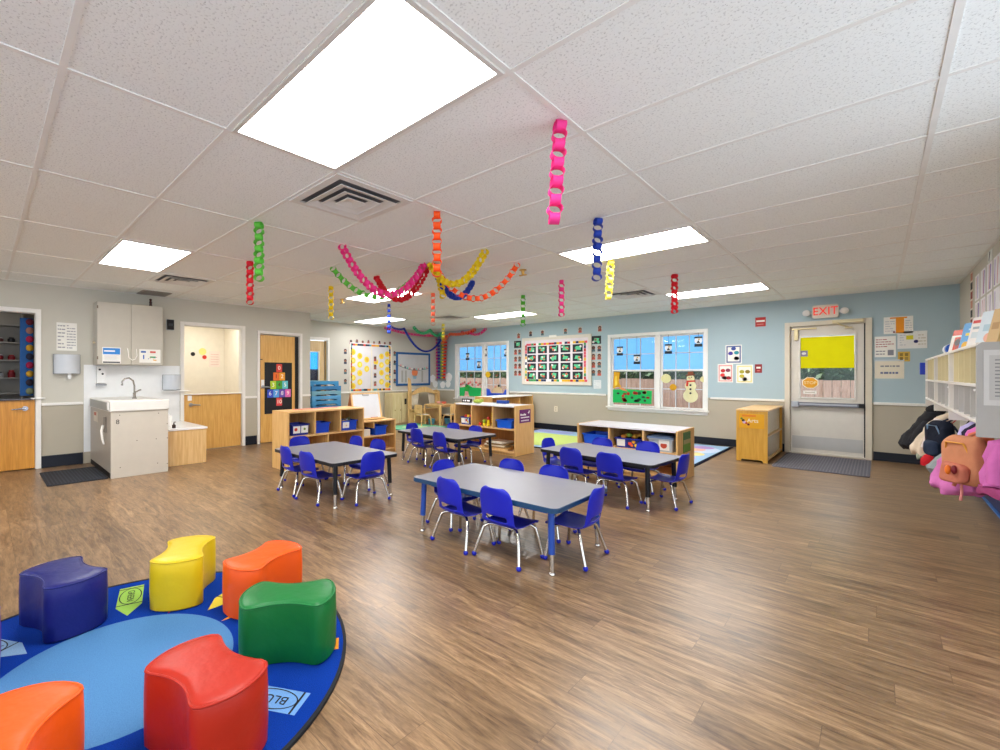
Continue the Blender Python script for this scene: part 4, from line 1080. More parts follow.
MB().box(-.006, -.0015, .8, 1.1, .6, .73).build('label_card', paint('cfc3b2', .5), t); MB().box(-.008, -.0055, .9, 1.05, .68, .72).build('label_stripe', paint('b5573f', .5), t)
b = MB(); b.lathe([(.028, 0), (.028, .012), (.018, .02), (.016, .06), (.02, .075), (.012, .085)], (.40, .85, .885), 16); b.tube([(.40, .85, .95), (.40, .85, 1.06), (.385, .85, 1.13), (.34, .85, 1.165), (.29, .85, 1.155), (.265, .85, 1.12), (.262, .85, 1.075)], .0105, 10); b.tube([(.40, .85, .965), (.45, .82, 1.0), (.47, .81, 1.005)], .009, 8); b.cyl((.262, .85, 1.065), .013, .02, 12)
b.build('tap', paint('a9a39a', .25, .9), t, smooth=45)
# white splash board on the wall behind
b = MB(); b.box(0, 1.17, -.006, 0, 0, 1.19)
o = b.build('splash_board', paint('e9ebeb', .35), None, *wallframe('left', .972, .155, .001), bevel=.002); o['kind'] = 'structure'
# bench box
t = thing('step_box', 'birch box with a white top beside the cream changing station', 'box', (-6.665, 1.70, 0), R(90)); W, D = .475, 1.06
MB().box(0, W, 0, .018, .0, .465).build('front_panel', BIRCH, t, bevel=.003)
b = MB(); b.box(0, .018, .018, D, 0, .465); b.box(W-.018, W, .018, D, 0, .465); b.build('side_panel', BIRCH, t)
MB().box(-.008, W+.012, -.012, D+.01, .465, .492).build('top_panel', paint('efeeec', .3), t, bevel=.004)
t = thing('wipe_bottle', 'white upright container on the birch box beside the sink', 'container', (-6.95, 1.78, .4925))
MB().lathe([(.045, 0), (.048, .01), (.048, .14), (.042, .155), (.02, .16), (.018, .18)], n=20).build('body', paint('f3f2ee', .4), t, smooth=40)
t = thing('pump_bottle', 'small dark bottle on the birch box in front of the white container', 'bottle', (-6.76, 1.80, .4925))
MB().lathe([(.02, 0), (.022, .005), (.022, .04), (.01, .05), (.009, .065)], n=14).build('body', paint('3a2a24', .35), t, smooth=40)
b = MB(); b.tube([(0, 0, .065), (0, 0, .08), (.03, .01, .083)], .006, 8); b.build('nozzle', paint('5a3a2a', .5), t)
# wall cupboard
loc, rz = wallframe('left', 1.075, 1.345, .3)
t = thing('wall_cupboard', 'cream two door wall cupboard mounted above the sink', 'cupboard', loc, rz); W, D, Hh = .77, .298, .85
MB().box(0, W, .02, D, 0, Hh).build('carcass', paint('bdb7a9', .45), t, bevel=.004)
for x0, x1 in ((.004, .377), (.381, W-.004)):
    dd = MB().box(x0, x1, 0, .019, .004, Hh-.004).build('door', paint('c2bcae', .42), t, bevel=.003)
b = MB(); b.tube([(.335, -.002, .225), (.335, -.03, .20), (.345, -.035, .10), (.385, -.035, .065), (.42, -.035, .08), (.44, -.035, .13), (.44, -.002, .225)], .007, 8); b.build('child_lock', paint('efece4', .4), t, smooth=40)
b = MB(); b.cyl((-.03, .12, .30), .018, .02, 14, axis='x'); b.cyl((-.012, .12, .30), .008, .013, 10, axis='x'); b.build('lock_knob', paint('b8ab92', .35, .6), t, smooth=40)
b = MB(); b.box(-.0, .012, -.003, .0, .75, .79); b.box(0, .012, -.003, 0, .07, .11); b.build('hinge', paint('6a5a4a', .4, .6), t)
s = thing('notice', 'white notice with a blue heading on the left cupboard door', 'notice', (loc[0]+.0012, loc[1]+.055, loc[2]+.02), rz)
b = MB(); b.box(0, .205, -.003, 0, 0, .215, 0); b.box(.008, .197, -.0036, -.002, .12, .205, 1); b.box(.008, .197, -.0036, -.002, .004, .022, 2); b.box(.02, .14, -.0042, -.003, .155, .175, 0)
for k in range(5): b.box(.02, .18-.02*(k % 2), -.0036, -.002, .04+.015*k, .045+.015*k, 3)
b.build('paper', [PAPERW, paint('2f86d8', .5), paint('2a3038', .5), paint('c9cbd0', .7)], s)
s = thing('notice', 'white care instruction poster on the right cupboard door', 'notice', (loc[0]+.0012, loc[1]+.475, loc[2]+.035), rz)
b = MB(); b.box(0, .26, -.003, 0, 0, .19, 0); b.box(.02, .08, -.0036, -.002, .14, .165, 1); b.box(.13, .20, -.0036, -.002, .14, .165, 2); b.box(.13, .20, -.0036, -.002, .07, .09, 3); b.box(.045, .06, -.0036, -.002, .05, .11, 1); b.box(.17, .21, -.0036, -.002, .03, .045, 4)
for k in range(6): b.prism(circle(.11+.02*k, .055+.012*(k % 3), .006, 8), -.0036, -.002, 'y', 1+k % 4)
b.build('paper', [PAPERW, paint('3566b4', .6), paint('d2483a', .6), paint('3f9a58', .6), paint('e2a52f', .6)], s)
t = thing('figurine', 'tiny dark figure standing on top of the wall cupboard', 'ornament', (-7.5, 1.70, 2.196))
b = MB(); b.lathe([(.022, 0), (.016, .03), (.02, .06), (.01, .075)], n=12); b.ball((0, 0, .09), .018, 10, 8); b.build('body', paint('3a1c1c', .5), t, smooth=50)
# dispensers, reader, notices
def dispenser(label, y, z, w, h, name='towel_dispenser', col='cfd4da', spout=True, cat='dispenser'):
    t = thing(name, label, cat, *wallframe('left', y, z, .009))
    b = MB(); o = [(-w/2, 0), (w/2, 0)]
    arc = [(w/2*math.cos(R(a)), -.13*math.sin(R(a))) for a in range(0, 181, 12)]
    b.prism(arc, 0, h, 'z'); b.build('housing', paint(col, .3), t, smooth=50, bevel=.012, seg=3)
    MB().box(-w/2-.006, w/2+.006, -.012, 0, -.006, h+.006).build('back_plate', paint('85888c', .4), t, bevel=.004)
    if spout:
        b = MB(); b.cyl((.02, -.06, -.045), .02, .044, 14); b.prism([(-.0, -.03), (.04, -.03), (.03, -.075), (.01, -.075)], -.085, -.04, 'y'); b.build('outlet', paint('e8e8e6', .4), t, bevel=.003)
    return t
dispenser('grey paper towel dispenser on the wall left of the sink', .795, 1.225, .27, .25)
dispenser('pale grey dispenser on the white splash board right of the sink', 2.03, .985, .24, .22, spout=False)
t = thing('shelf_tray', 'white ledge under the pale grey dispenser', 'ledge', *wallframe('left', 2.03, .955, .009))
MB().box(-.14, .24, -.10, 0, 0, .012).build('board', WHITE, t, bevel=.003)
t = thing('soap_dispenser', 'white soap dispenser on the splash board left of the tap', 'dispenser', *wallframe('left', 1.155, 1.06, .009))
b = MB(); b.box(-.05, .05, -.08, 0, .03, .26, 0); b.box(-.055, .055, -.10, 0, .0, .022, 1); b.cyl((-.02, -.085, .22), .014, .006, 12, 2, 'y'); b.cyl((.012, -.085, .16), .014, .006, 12, 2, 'y')
b.build('housing', [paint('e6e6e4', .35), paint('9a9c9e', .35, .5), BLACK], t, bevel=.006)
t = thing('card_reader', 'small black wall box with a grey surround right of the wall cupboard', 'wall box', *wallframe('left', 2.01, 1.89, .001))
b = MB(); b.box(-.052, .052, -.012, 0, 0, .165, 0); b.box(-.046, .046, -.04, -.012, .005, .158, 1); b.box(-.03, .03, -.042, -.04, .06, .1, 2)
b.build('housing', [paint('b9bcc0', .4), BLACK, paint('33363c', .3)], t, bevel=.004)
MID = paint('a2a2a8', .8)
sheet('notice', 'white notice in two columns above the grey towel dispenser', 'notice', 'left', .69, .90, 1.53, 1.90, PAPERW, lines(7, .06, .42, .05, .95, MID, 3)+lines(9, .5, .94, .05, .95, MID, 4))
# mats
def ribmat(label, x0, x1, y0, y1, mat, rib, ax='y', n=26):
    t = thing('floor_mat', label, 'mat', ((x0+x1)/2, (y0+y1)/2, .001)); w, d = x1-x0, y1-y0
    b = MB(); b.prism(rrect(-w/2, w/2, -d/2, d/2, .04), 0, .007); b.build('base', mat, t, bevel=.002)
    b = MB()
    for k in range(n):
        if ax == 'y': y = -d/2+.03+(d-.06)*k/(n-1); b.box(-w/2+.03, w/2-.03, y-.006, y+.006, .007, .0105)
        else: x = -w/2+.03+(w-.06)*k/(n-1); b.box(x-.006, x+.006, -d/2+.03, d/2-.03, .007, .0105)
    b.build('ribs', rib, t)
ribmat('dark ribbed mat on the floor in front of the sink', -7.36, -6.40, .495, 1.035, paint('23262e', .8), paint('343842', .8), 'y', 16)
ribmat('dark grey mat on the floor at the exit door', -1.0, -.06, 7.25, 8.66, carpet('6d6c74', '525159', 140), carpet('7d7c84', '62616a', 140), 'x', 30)

# ================================================================== BACK WALL
YEL, ORG = paint('f2d21f', .6), paint('f39a1f', .6)
# exit sign
t = thing('exit_sign', 'white EXIT sign with red letters and two lamp heads above the exit door', 'sign', (-.555, YB-.001, 2.055), 0)
b = MB(); b.prism(rrect(-.15, .15, 0, .195, .03), -.05, 0, 'y'); b.build('housing', paint('dfd8cb', .45), t, bevel=.006)
text('lettering', 'EXIT', .165, emit('lit_exit_letters', 'e8331f', .75), t, (0, -.051, .098), sx=.85)
for sx in (-1, 1):
    b = MB(); b.cyl((sx*.155, -.03, .085), .018, sx*.035, 12, axis='x'); b.lathe([(.03, 0), (.045, .03), (.048, .05), (.03, .06)], (0, 0, 0), 16, 0, Matrix.Translation((sx*.215, -.035, .085)) @ Matrix.Rotation(R(90), 4, 'X'))
    b.build('lamp_head', paint('e4e2de', .35), t, smooth=40)
RED = paint('b3251f', .5)
sheet('notice', 'wide red safety sign on the blue wall left of the EXIT sign', 'sign', 'back', -1.425, -1.285, 1.99, 2.14, RED, [(.1, .9, .5, .68, PAPERW), (.15, .8, .2, .3, paint('d87a70'))])
sheet('notice', 'small red safety sign right of the three small animal posters', 'sign', 'back', -1.43, -1.335, 1.24, 1.38, paint('8e1f26', .5), [(.2, .8, .5, .7, PAPERW), (.3, .7, .2, .3, paint('d87a70'))])
def poster3(label, x0, x1, z0, z1, rim, cs):
    pr = [(.06, .94, .05, .95, rim), (.14, .86, .12, .88, PAPERW)]
    for k, (fx, fz, c) in enumerate(cs): pr.append(('disc', fx, fz, .035, .03, paint(c)))
    sheet('poster', label, 'poster', 'back', x0, x1, z0, z1, paint('f0eee8', .6), pr)
poster3('blue and white small poster with a blue rim, topmost of three by the exit', -1.845, -1.61, 1.395, 1.71, paint('5b6c9c'), [(.5, .80, '3b4f9a'), (.32, .55, '4a3fa0'), (.68, .58, '2f9aa8'), (.36, .30, '2f78c2'), (.68, .28, '17305f')])
poster3('red and white small poster with a pink rim, lower left of three by the exit', -1.96, -1.735, 1.08, 1.39, paint('e4a2a0'), [(.35, .64, 'c81f2a'), (.68, .66, '8e3a55'), (.32, .40, 'd2383a'), (.65, .42, 'c9302f'), (.45, .24, 'd0505a'), (.72, .24, 'a3182a')])
poster3('yellow and cream small poster with a yellow rim, lower right of three by the exit', -1.69, -1.455, 1.07, 1.375, paint('e6dd9c'), [(.34, .62, 'a9a52e'), (.68, .62, '8a7a2a'), (.34, .38, 'c8b82e'), (.68, .38, '9aa04a'), (.52, .22, '7a6a2a')])
# papers right of the exit
LINE = paint('8f8f96', .8)
sheet('notice', 'white paper with an orange table, highest of the papers right of the exit', 'paper', 'back', .065, .35, 1.775, 2.01, PAPERW, [(.22, .80, .88, .97, ORG), (.42, .70, .04, .88, ORG), ('disc', .36, .10, .012, paint('7a2a2a'))]+lines(5, .05, .38, .1, .8, paint('c9c9cf'), 5)+lines(5, .74, .96, .1, .8, paint('c9c9cf'), 6))
sheet('notice', 'white paper with a yellow patch and a dark blue dot right of the exit', 'paper', 'back', .20, .48, 1.565, 1.80, paint('e8e8e4', .7), [(.30, .54, .52, .76, paint('e0d62a')), ('disc', .63, .40, .022, paint('1b2466'))]+lines(5, .08, .28, .15, .85, paint('c4c8cc'), 7)+lines(4, .7, .95, .15, .85, paint('c9c3b4'), 8))
sheet('notice', 'white paper with red writing and a grey block beside the exit door frame', 'paper', 'back', -.025, .185, 1.455, 1.745, PAPERW, lines(4, .06, .95, .45, .9, paint('b5656a'), 9)+lines(2, .06, .5, .08, .35, LINE, 10)+[(.62, .9, .08, .34, paint('8a8a94'))])
sheet('notice', 'little ochre card with four dark pictures right of the exit', 'card', 'back', .205, .32, 1.39, 1.525, paint('d8b24a', .6), [(.15, .42, .55, .85, paint('8f7a3a')), (.58, .85, .55, .85, paint('8f7a3a')), (.15, .42, .15, .45, paint('7f6c35')), (.58, .85, .15, .45, paint('a08a45'))])
sheet('notice', 'cream paper with two lines of handwriting, lowest of the papers right of the exit', 'paper', 'back', -.025, .265, 1.155, 1.42, paint('e5ddc9', .7), lines(1, .2, .85, .55, .75, LINE, 12, .4)+lines(1, .2, .8, .2, .4, paint('6a7496'), 13, .5)+[(.0, 1, .92, 1.0, paint('c9d2d8'))])
# exit door decorations
yd = YB+.012
t = thing('yellow_paper', 'bright yellow paper over the upper glass of the exit door', 'paper', (-.85, YB+.046, 1.31), 0)
bb = MB(); bb.add([(0, 0, 0), (.612, 0, 0), (.612, 0, .475), (0, 0, .475)], [(0, 1, 2, 3)]); bb.build('sheet', translucent('yellow_tissue', 'ffee1e', .25), t)
t = thing('sticker', 'small grey sticker with a pale oval on the yellow paper of the exit door', 'sticker', (-.81, YB+.044, 1.535), 0)
b = MB(); b.box(-.045, .045, -.002, 0, -.045, .045, 0); b.prism(circle(0, 0, .028, 16, .02), -.0035, -.001, 'y', 1); b.build('card', [paint('8d86a0', .6), PAPERW], t)
t = thing('stop_sign', 'yellow octagon STOP sign on the exit door glass', 'sign', (-.735, YB+.044, 1.085), 0)
def octo(r): return [(r*math.cos(R(22.5+45*k)), r*.88*math.sin(R(22.5+45*k))) for k in range(8)]
b = MB(); b.prism(octo(.105), -.003, 0, 'y', 0); b.prism(octo(.092), -.0045, -.002, 'y', 1); b.build('plate', [paint('f3ead2', .6), paint('eaa727', .6)], t)
text('lettering', 'STOP', .062, paint('fbe9b8', .6), t, (0, -.005, 0))
t = thing('sticker', 'white paper strip on the exit door glass below the octagon sign', 'sticker', (-.74, YB+.044, .94), 0)
b = MB(); b.box(-.08, .08, -.002, 0, -.025, .025, 0); b.box(-.06, .06, -.003, -.001, -.008, .006, 1); b.build('strip', [PAPERW, paint('b9b0a0')], t)
sheet('outlet', 'cream wall socket low on the back wall left of the snowman window', 'socket', 'back', -5.10, -5.02, .40, .52, paint('e6dcc4', .4), [(.3, .7, .58, .82, paint('b9b09c')), (.3, .7, .18, .42, paint('b9b09c'))], thick=.006)

# framed board with picture cards
FR = paint('ddd6cb', .5)
t = thing('bulletin_board', 'large cream framed board of dark picture cards between the two windows', 'board', (-5.93, YB-.002, .985), 0); W, Hh = 1.70, 1.075
MB().box(.05, W-.05, -.014, 0, .05, Hh-.05).build('panel', paint('e4dde4', .8), t)
b = MB(); f = .07
b.box(0, f, -.03, 0, 0, Hh); b.box(W-f, W, -.03, 0, 0, Hh); b.box(f, W-f, -.03, 0, 0, f); b.box(f, W-f, -.03, 0, Hh-f, Hh)
b.build('frame', FR, t, bevel=.006)
bord = [paint(c, .6) for c in ('1d2b5a', 'e8b51f', 'e5536a', 'f0f0f0', 'c42a2a', '3f9a58')]
b = MB(); rnd = random.Random(5); x = .09
x0, x1, za, zb = .115, W-.155, .10, .915
x = x0
while x < x1:
    for z in (za, zb): b.box(x, x+.062, -.018, -.014, z-.024, z+.024, rnd.randrange(6))
    x += .065
z = za+.03
while z < zb-.05:
    for xx in (x0-.01, x1+.01): b.box(xx-.022, xx+.022, -.018, -.014, z, z+.06, rnd.randrange(6))
    z += .065
b.build('border', bord, t)
def card(label, x, z, w, h, cols, seed, cat='picture card', group='picture cards of the framed board', off=.0165, wall='back', base='1d2430', name='picture_card'):
    rnd = random.Random(seed); pr = []
    for k in range(5):
        pr.append(('disc', rnd.uniform(.15, .85), rnd.uniform(.15, .85), h*rnd.uniform(.10, .17), paint(cols[k % len(cols)])))
    pr.append(('poly', [(.25+rnd.uniform(-.1, .1), .3), (.75+rnd.uniform(-.1, .1), .25), (.8, .7+rnd.uniform(-.1, .1)), (.3, .75)], paint(cols[0])))
    return sheet(name, label, cat, wall, x-w/2, x+w/2, z-h/2, z+h/2, paint(base, .6), pr, group, .002, off)
ORD = ['first', 'second', 'third', 'fourth', 'fifth', 'sixth', 'seventh', 'eighth', 'ninth', 'tenth']
ROWN = ['top row', 'second row', 'third row', 'bottom row']
for r in range(4):
    for c in range(5):
        card('dark picture card, %s from the left in the %s of the cream framed board' % (ORD[c], ROWN[r]), -5.675+.284*c, 1.775-.193*r, .228, .162, ['5fcf9a', 'e2503a', 'e8e0e0', '58c28a', 'd8644a'], r*5+c)
def minicard(label, x, z, w, h, seed, group, wall='back'):
    rnd = random.Random(seed)
    sk = rnd.choice(['8a5a44', 'b07a60', '5a3a30', '9a5a48'])
    pr = [(.12, .88, .04, .40, paint(rnd.choice(['c4554a', '3a3f52', '4f6a72', 'a5564a']))), ('disc', .5, .62, h*.27, paint('2a2226')), ('disc', .5, .57, h*.19, paint(sk))]
    return sheet('photo_card', label, 'photo card', wall, x-w/2, x+w/2, z-h/2, z+h/2, paint('c9c0ba', .6), pr, group, .002, .001)
for side, xs, nm in (('left', (-6.125, -6.01), 'left'), ('right', (-4.195, -4.07), 'right')):
    for r in range(4):
        for c in range(2):
            minicard('face card %s of the framed board, %s pair from the top, %s one' % (nm, ORD[r], ['left', 'right'][c]), xs[c], 1.75-.165*r, .10, .14, r*2+c+(40 if side == 'left' else 60), 'face cards beside the framed board')
    card('green and black picture card %s of the framed board, above the face cards' % nm, sum(xs)/2, 1.925, .20, .165, ['5fcf9a', '8a6a60', 'e8e0e0'], 77 if side == 'left' else 78, group='large cards beside the framed board', off=.001, base='23262c')
for k, x in enumerate((-6.04, -5.71, -5.40, -4.83, -4.49, -4.06)):
    minicard('small round topped face card above the framed board, %s from the left' % ORD[k], x, 2.155 if k else 2.13, .095, .13, 90+k, 'face cards above the framed board')
sheet('notice', 'pale paper pinned under the right column of face cards', 'paper', 'back', -4.19, -4.03, .925, 1.10, paint('dfe3e6', .7), lines(4, .1, .9, .1, .9, paint('b9c4cc'), 21))
t = thing('paper_strip', 'white strip stuck on the top edge of the cream framed board', 'strip', (-5.12, YB-.034, 2.035), 0); MB().box(-.09, .09, -.002, 0, 0, .05).build('strip', PAPERW, t)

# window decorations: paper globes on strings, pictures on the lower panes
def globe(label, x, z, top, group, y=YB+.03):
    t = thing('paper_globe', label, 'paper ornament', (x, y, z), 0, group)
    b = MB(); b.prism(circle(0, .015, .062, 20), -.004, 0, 'y', 0); b.box(-.062, .062, -.005, 0, -.095, -.045, 1); b.box(-.062, .062, -.005, .001, .055, .085, 1); b.prism([(-.03, -.03), (0, .02), (.03, -.03)], -.006, -.003, 'y', 1); b.prism(circle(.01, .035, .014, 10), -.006, -.003, 'y', 2)
    b.build('figure', [paint('e9eef2', .6), paint('2a3036', .7), paint('c9a24a', .6)], t)
    MB().box(-.003, .003, -.003, 0, .085, top-z).build('string', paint('5f6a74', .7), t)
for k, (x, z) in enumerate(((-3.66, 1.685), (-3.33, 1.51), (-2.76, 1.69), (-2.265, 1.80))): globe('black and white paper globe hanging in the snowman window, %s from the left' % ORD[k], x, z, 1.99, 'paper globes in the snowman window')
for k, (x, z) in enumerate(((-7.65, 1.69), (-7.27, 1.47), (-7.08, 1.77), (-6.42, 1.75))): globe('black and white paper globe hanging in the left window, %s from the left' % ORD[k], x, z, 2.01, 'paper globes in the left window')
SEETHRU = ('pale_yellow_tissue', 'amber_tissue', 'green_tissue', 'snow_paper')
def cut(name, label, cat, x, z, parts, y=YB+.028, group=None):
    t = thing(name, label, cat, (x, y, z), 0, group)
    for pn, shapes in parts:
        b = MB(); mats = []
        for k, (poly, m) in enumerate(shapes):
            if m not in mats: mats.append(m)
            if m.name in SEETHRU: b.add([(p[0], -.0008*k, p[1]) for p in poly], [tuple(range(len(poly)))], mats.index(m))   # one sheet of tissue
            else: b.prism(poly, -.006-.0008*k, -.003, 'y', mats.index(m))
        b.build(pn, mats, t)
    return t
TY = lambda h: paint(h, .6)
PALE = translucent('pale_yellow_tissue', 'f6efb4', .4); AMBER = translucent('amber_tissue', 'f2b53a', .4); GREENT = translucent('green_tissue', '34c46a', .55); SNOWT = translucent('snow_paper', 'faf3c4', .5)
def sc(p, s=.80): return [(x*s, z*s) for x, z in p]
snow = []
for k in range(28):
    a = math.pi*(k/27)-math.pi/2; snow.append((.15*math.cos(a), .14+.15*math.sin(a)) if k < 16 else None)
import itertools
right = [(.15*math.cos(R(a)), .14+.15*math.sin(R(a))) for a in range(-90, 41, 10)]+[(.115*math.cos(R(a)), .36+.115*math.sin(R(a))) for a in range(-40, 51, 10)]+[(.08*math.cos(R(a)), .53+.08*math.sin(R(a))) for a in range(-50, 91, 10)]
body = right+[(-x, z) for x, z in right[::-1]]
cut('paper_snowman', 'yellowish paper snowman with a brown hat and red scarf on the right window', 'paper snowman', -2.39, .72, [('body', [(sc(body), SNOWT)]), ('hat', [(sc([(-.09, .58), (.09, .60), (.088, .625), (-.092, .605)]), TY('7a4028')), (sc([(-.06, .60), (.06, .615), (.055, .69), (-.05, .68)]), TY('8a4a2c'))]),
    ('scarf', [(sc([(-.08, .445), (.09, .455), (.09, .49), (-.08, .48), (-.09, .36), (-.05, .35), (-.04, .445)]), TY('c83a22'))])]+[('button', [(sc(circle(0, z, .022, 12)), TY('1c1c20'))]) for z in (.20, .29, .38)]+[('carrot_nose', [(sc([(-.0, .535), (-.06, .525), (-.0, .52)]), TY('e87a2a'))])]+[('eye', [(sc(circle(x, .555, .011, 8)), TY('1c1c20'))]) for x in (-.03, .02)])

rnd = random.Random(3)
cut('paper_picture', 'green paper strip with red and dark spots at the bottom of the snowman window', 'paper picture', -3.80, .655, [('ground', [([(0, 0), (.74, .0), (.75, .25), (.3, .27), (0, .26)], GREENT)]), *[('spot', [(circle(rnd.uniform(.05, .70), rnd.uniform(.04, .22), rnd.uniform(.022, .042), 10, rnd.uniform(.018, .032)), TY(['b5281f', '27402a', '8a2a1f', '1f5a35'][k % 4]))]) for k in range(22)]])
cut('paper_picture', 'yellow orange cut paper flame at the left edge of the snowman window', 'paper picture', -3.80, .93, [('flame', [([(0, .0), (.10, .04), (.17, .03), (.12, .14), (.14, .33), (.02, .34)], AMBER), ([(.04, .05), (.09, .08), (.08, .26), (.05, .25)], paint('f8d84a', .6)), ([(.10, .03), (.22, .02), (.30, -.05), (.18, -.02)], paint('e9a06a', .6))])])
for k, (x, z, r, nm) in enumerate(((-2.80, 1.14, .085, 'large pale yellow paper disc upper left of the snowman'), (-2.68, .98, .06, 'amber paper disc beside the snowman'), (-2.19, 1.13, .05, 'small pale yellow paper disc right of the snowman hat'))):
    cut('paper_disc', nm, 'paper disc', x, z, [('disc', [(circle(0, 0, r, 24), PALE if k != 1 else AMBER)])], group='paper discs in the snowman window')
cut('paper_picture', 'green paper pond with red flowers on the far left window', 'paper picture', -7.93, .655, [('ground', [([(0, 0), (.72, 0), (.74, .22), (.45, .23), (.30, .30), (.2, .24), (0, .22)], GREENT)]), ('mound', [([(.16, .10), (.34, .10), (.36, .26), (.22, .33)], paint('2fae4a', .6)), ([(.18, 0), (.34, 0), (.30, .12), (.2, .13)], paint('e8b9b0', .6))]), *[('flower', [(circle(.05+.065*k, .30+.03*((k*7) % 3), .03, 10), TY(['c2303a', 'd85a6a', '8a4a3a', 'e2e0dc'][k % 4]))]) for k in range(11)]])
cut('paper_picture', 'blue paper boat shape with a cream deck on the far left window', 'paper picture', -7.02, .66, [('hull', [([(0, .21), (.10, .19), (.14, .10), (.52, .10), (.57, .19), (.70, .21), (.70, 0), (0, 0)], paint('1f52d6', .6))]), ('deck', [([(.17, .10), (.50, .10), (.46, .22), (.36, .30), (.24, .27)], paint('e3c9a2', .6)), (circle(.38, .28, .03, 10), TY('2a1a1a')), (circle(.28, .26, .035, 10), TY('d89a8a'))])])
cut('paper_disc', 'yellow paper sun in the top corner of the far left window', 'paper disc', -6.98, 1.215, [('sun', [(circle(0, 0, .075, 24), paint('edc11f', .6))])])
for k, x in enumerate((-7.53, -6.70)):
    cut('paper_flower', ['small brown paper shape on the lower pane above the green pond', 'small brown paper shape on the lower pane above the blue boat'][k], 'paper ornament', x, 1.20, [('shape', [(circle(0, 0, .05, 10, .025), TY('6a3f2f')), (circle(.0, -.02, .02, 8), TY('8a5a3a'))])], group='brown paper shapes in the left window')

# ================================================================== ALCOVE WALL
t = thing('bulletin_board', 'two panel board of yellow paper circles on the alcove wall', 'board', *wallframe('far_left', 5.86, .80, .001)); W, Hh = 1.34, 1.19
b = MB(); b.box(.06, W-.06, -.012, 0, .05, Hh-.03); b.build('panel', paint('dcd8dc', .8), t)
b = MB(); b.box(.04, .075, -.02, 0, .0, Hh-.08); b.box(W-.075, W-.04, -.02, 0, 0, Hh-.08); b.box(W/2-.02, W/2+.02, -.02, 0, .02, Hh-.1); b.box(.04, W-.04, -.022, 0, -.012, .02)
b.build('frame', paint('e6dfd2', .5), t, bevel=.003)
b = MB(); rnd = random.Random(9); bc = [paint(c, .6) for c in ('1d2b5a', 'e8b51f', 'd9473a', '5aa0a8', '26262c', 'e58a2a')]
for k in range(20):
    x = .09+(W-.18)*k/20
    b.box(x, x+.055, -.016, -.011, .03, .075, rnd.randrange(6)); b.box(x, x+.055, -.016, -.011, Hh-.10, Hh-.055, rnd.randrange(6))
for k in range(17): b.box(.085, .115, -.016, -.011, .09+.06*k, .145+.06*k, rnd.randrange(6))
for k in range(17): b.box(W-.13, W-.085, -.016, -.011, .09+.06*k, .145+.06*k, rnd.randrange(6))
b.build('border', bc, t)
YC_, YC2 = paint('f3d53a', .6), paint('f0b93a', .6)
P8 = [(.14, .15), (.14, .34), (.14, .54), (.14, .74), (.14, .94), (.33, .24), (.33, .45), (.33, .65), (.33, .85), (.53, .55), (.53, .77), (.80, .72), (.97, .24), (.97, .46), (.97, .65), (.97, .86), (1.15, .16), (1.15, .35), (1.15, .54), (1.15, .73), (1.15, .92)]
colname = {.14: 'far left', .33: 'second', .53: 'third', .80: 'fourth', .97: 'fifth', 1.15: 'far right'}
seen = {}
for x, z in sorted(P8, key=lambda p: (p[0], -p[1])):
    k = seen.get(x, 0); seen[x] = k+1
    cut_loc, cz = wallframe('far_left', 5.86+x, .80+z, .015)
    t = thing('paper_circle', 'yellow paper circle in the %s column of the alcove board, %s from the top' % (colname[x], ORD[k]), 'paper circle', cut_loc, cz, 'yellow paper circles on the alcove board')
    b = MB(); b.prism(circle(0, 0, .072, 20), -.002, 0, 'y', 0); b.prism(circle(.005, .0, .036, 14), -.003, -.001, 'y', 1); b.build('disc', [YC_, paint('f6e27a', .6) if k % 2 else YC2], t)
for k in range(4):
    for q, y in enumerate((5.80, 7.26)):
        minicard('small face photo card %s of the yellow circle board, %s from the top' % (['left', 'right'][q], ORD[k]), y, 1.75-.23*k, .10, .14, 120+k+10*q, 'face cards beside the yellow circle board', 'far_left')
for k in range(4):
    minicard('face card in the middle gap of the yellow circle board, %s from the top' % ORD[k], 6.63, 1.60-.20*k, .09, .13, 140+k, 'face cards in the middle of the yellow circle board', 'far_left').location.x += .022
for k in range(8):
    minicard('small face photo card along the top of the yellow circle board, %s from the left' % ORD[k], 5.95+.165*k, 1.975+.02*(k % 2), .10, .11, 150+k, 'face cards on top of the yellow circle board', 'far_left').location.x += .004
# blue framed whiteboard
t = thing('whiteboard', 'blue framed display board with faint drawings beside the corner', 'board', *wallframe('far_left', 7.30, .93, .001)); W, Hh = 1.19, .86
MB().box(.03, W-.03, -.012, 0, .03, Hh-.03).build('panel', paint('c9c9cc', .5, bump=.1, bscale=6, var=.08), t)
b = MB(); f = .055; b.box(0, f, -.024, 0, 0, Hh); b.box(W-f, W, -.024, 0, 0, Hh); b.box(f, W-f, -.024, 0, 0, f); b.box(f, W-f, -.024, 0, Hh-f, Hh); b.build('frame', paint('1f5c9c', .4), t, bevel=.004)
t2 = thing('paper_garland', 'drooping string of small paper shapes across the blue framed board', 'garland', *wallframe('far_left', 7.36, 1.35, .016))
pts = [(1.07*k/14, -.012, .10-.30*(k/14)*(1-k/14)*1.2-.06*k/14) for k in range(15)]
MB().tube(pts, .006, 6).build('string', paint('4a7a78', .7), t2)
b = MB()
for k in range(1, 14): b.prism(circle(pts[k][0], pts[k][2]+.03, .026, 10), -.016, -.012, 'y', k % 4)
b.build('shapes', [paint(c, .6) for c in ('7fc9bd', 'e39a9a', 'e9e4dc', '6a6a80')], t2)
t2 = thing('paper_balloon', 'orange paper hot air balloon on the blue framed board', 'paper ornament', *wallframe('far_left', 7.93, 1.02, .016))
b = MB(); b.prism(circle(0, .25, .105, 20), -.003, 0, 'y', 0); b.prism([(-.07, .17), (.07, .17), (.05, .08), (-.05, .08)], -.003, 0, 'y', 1); b.build('balloon', [paint('ef8a5a', .6), paint('8fb8cf', .6)], t2)
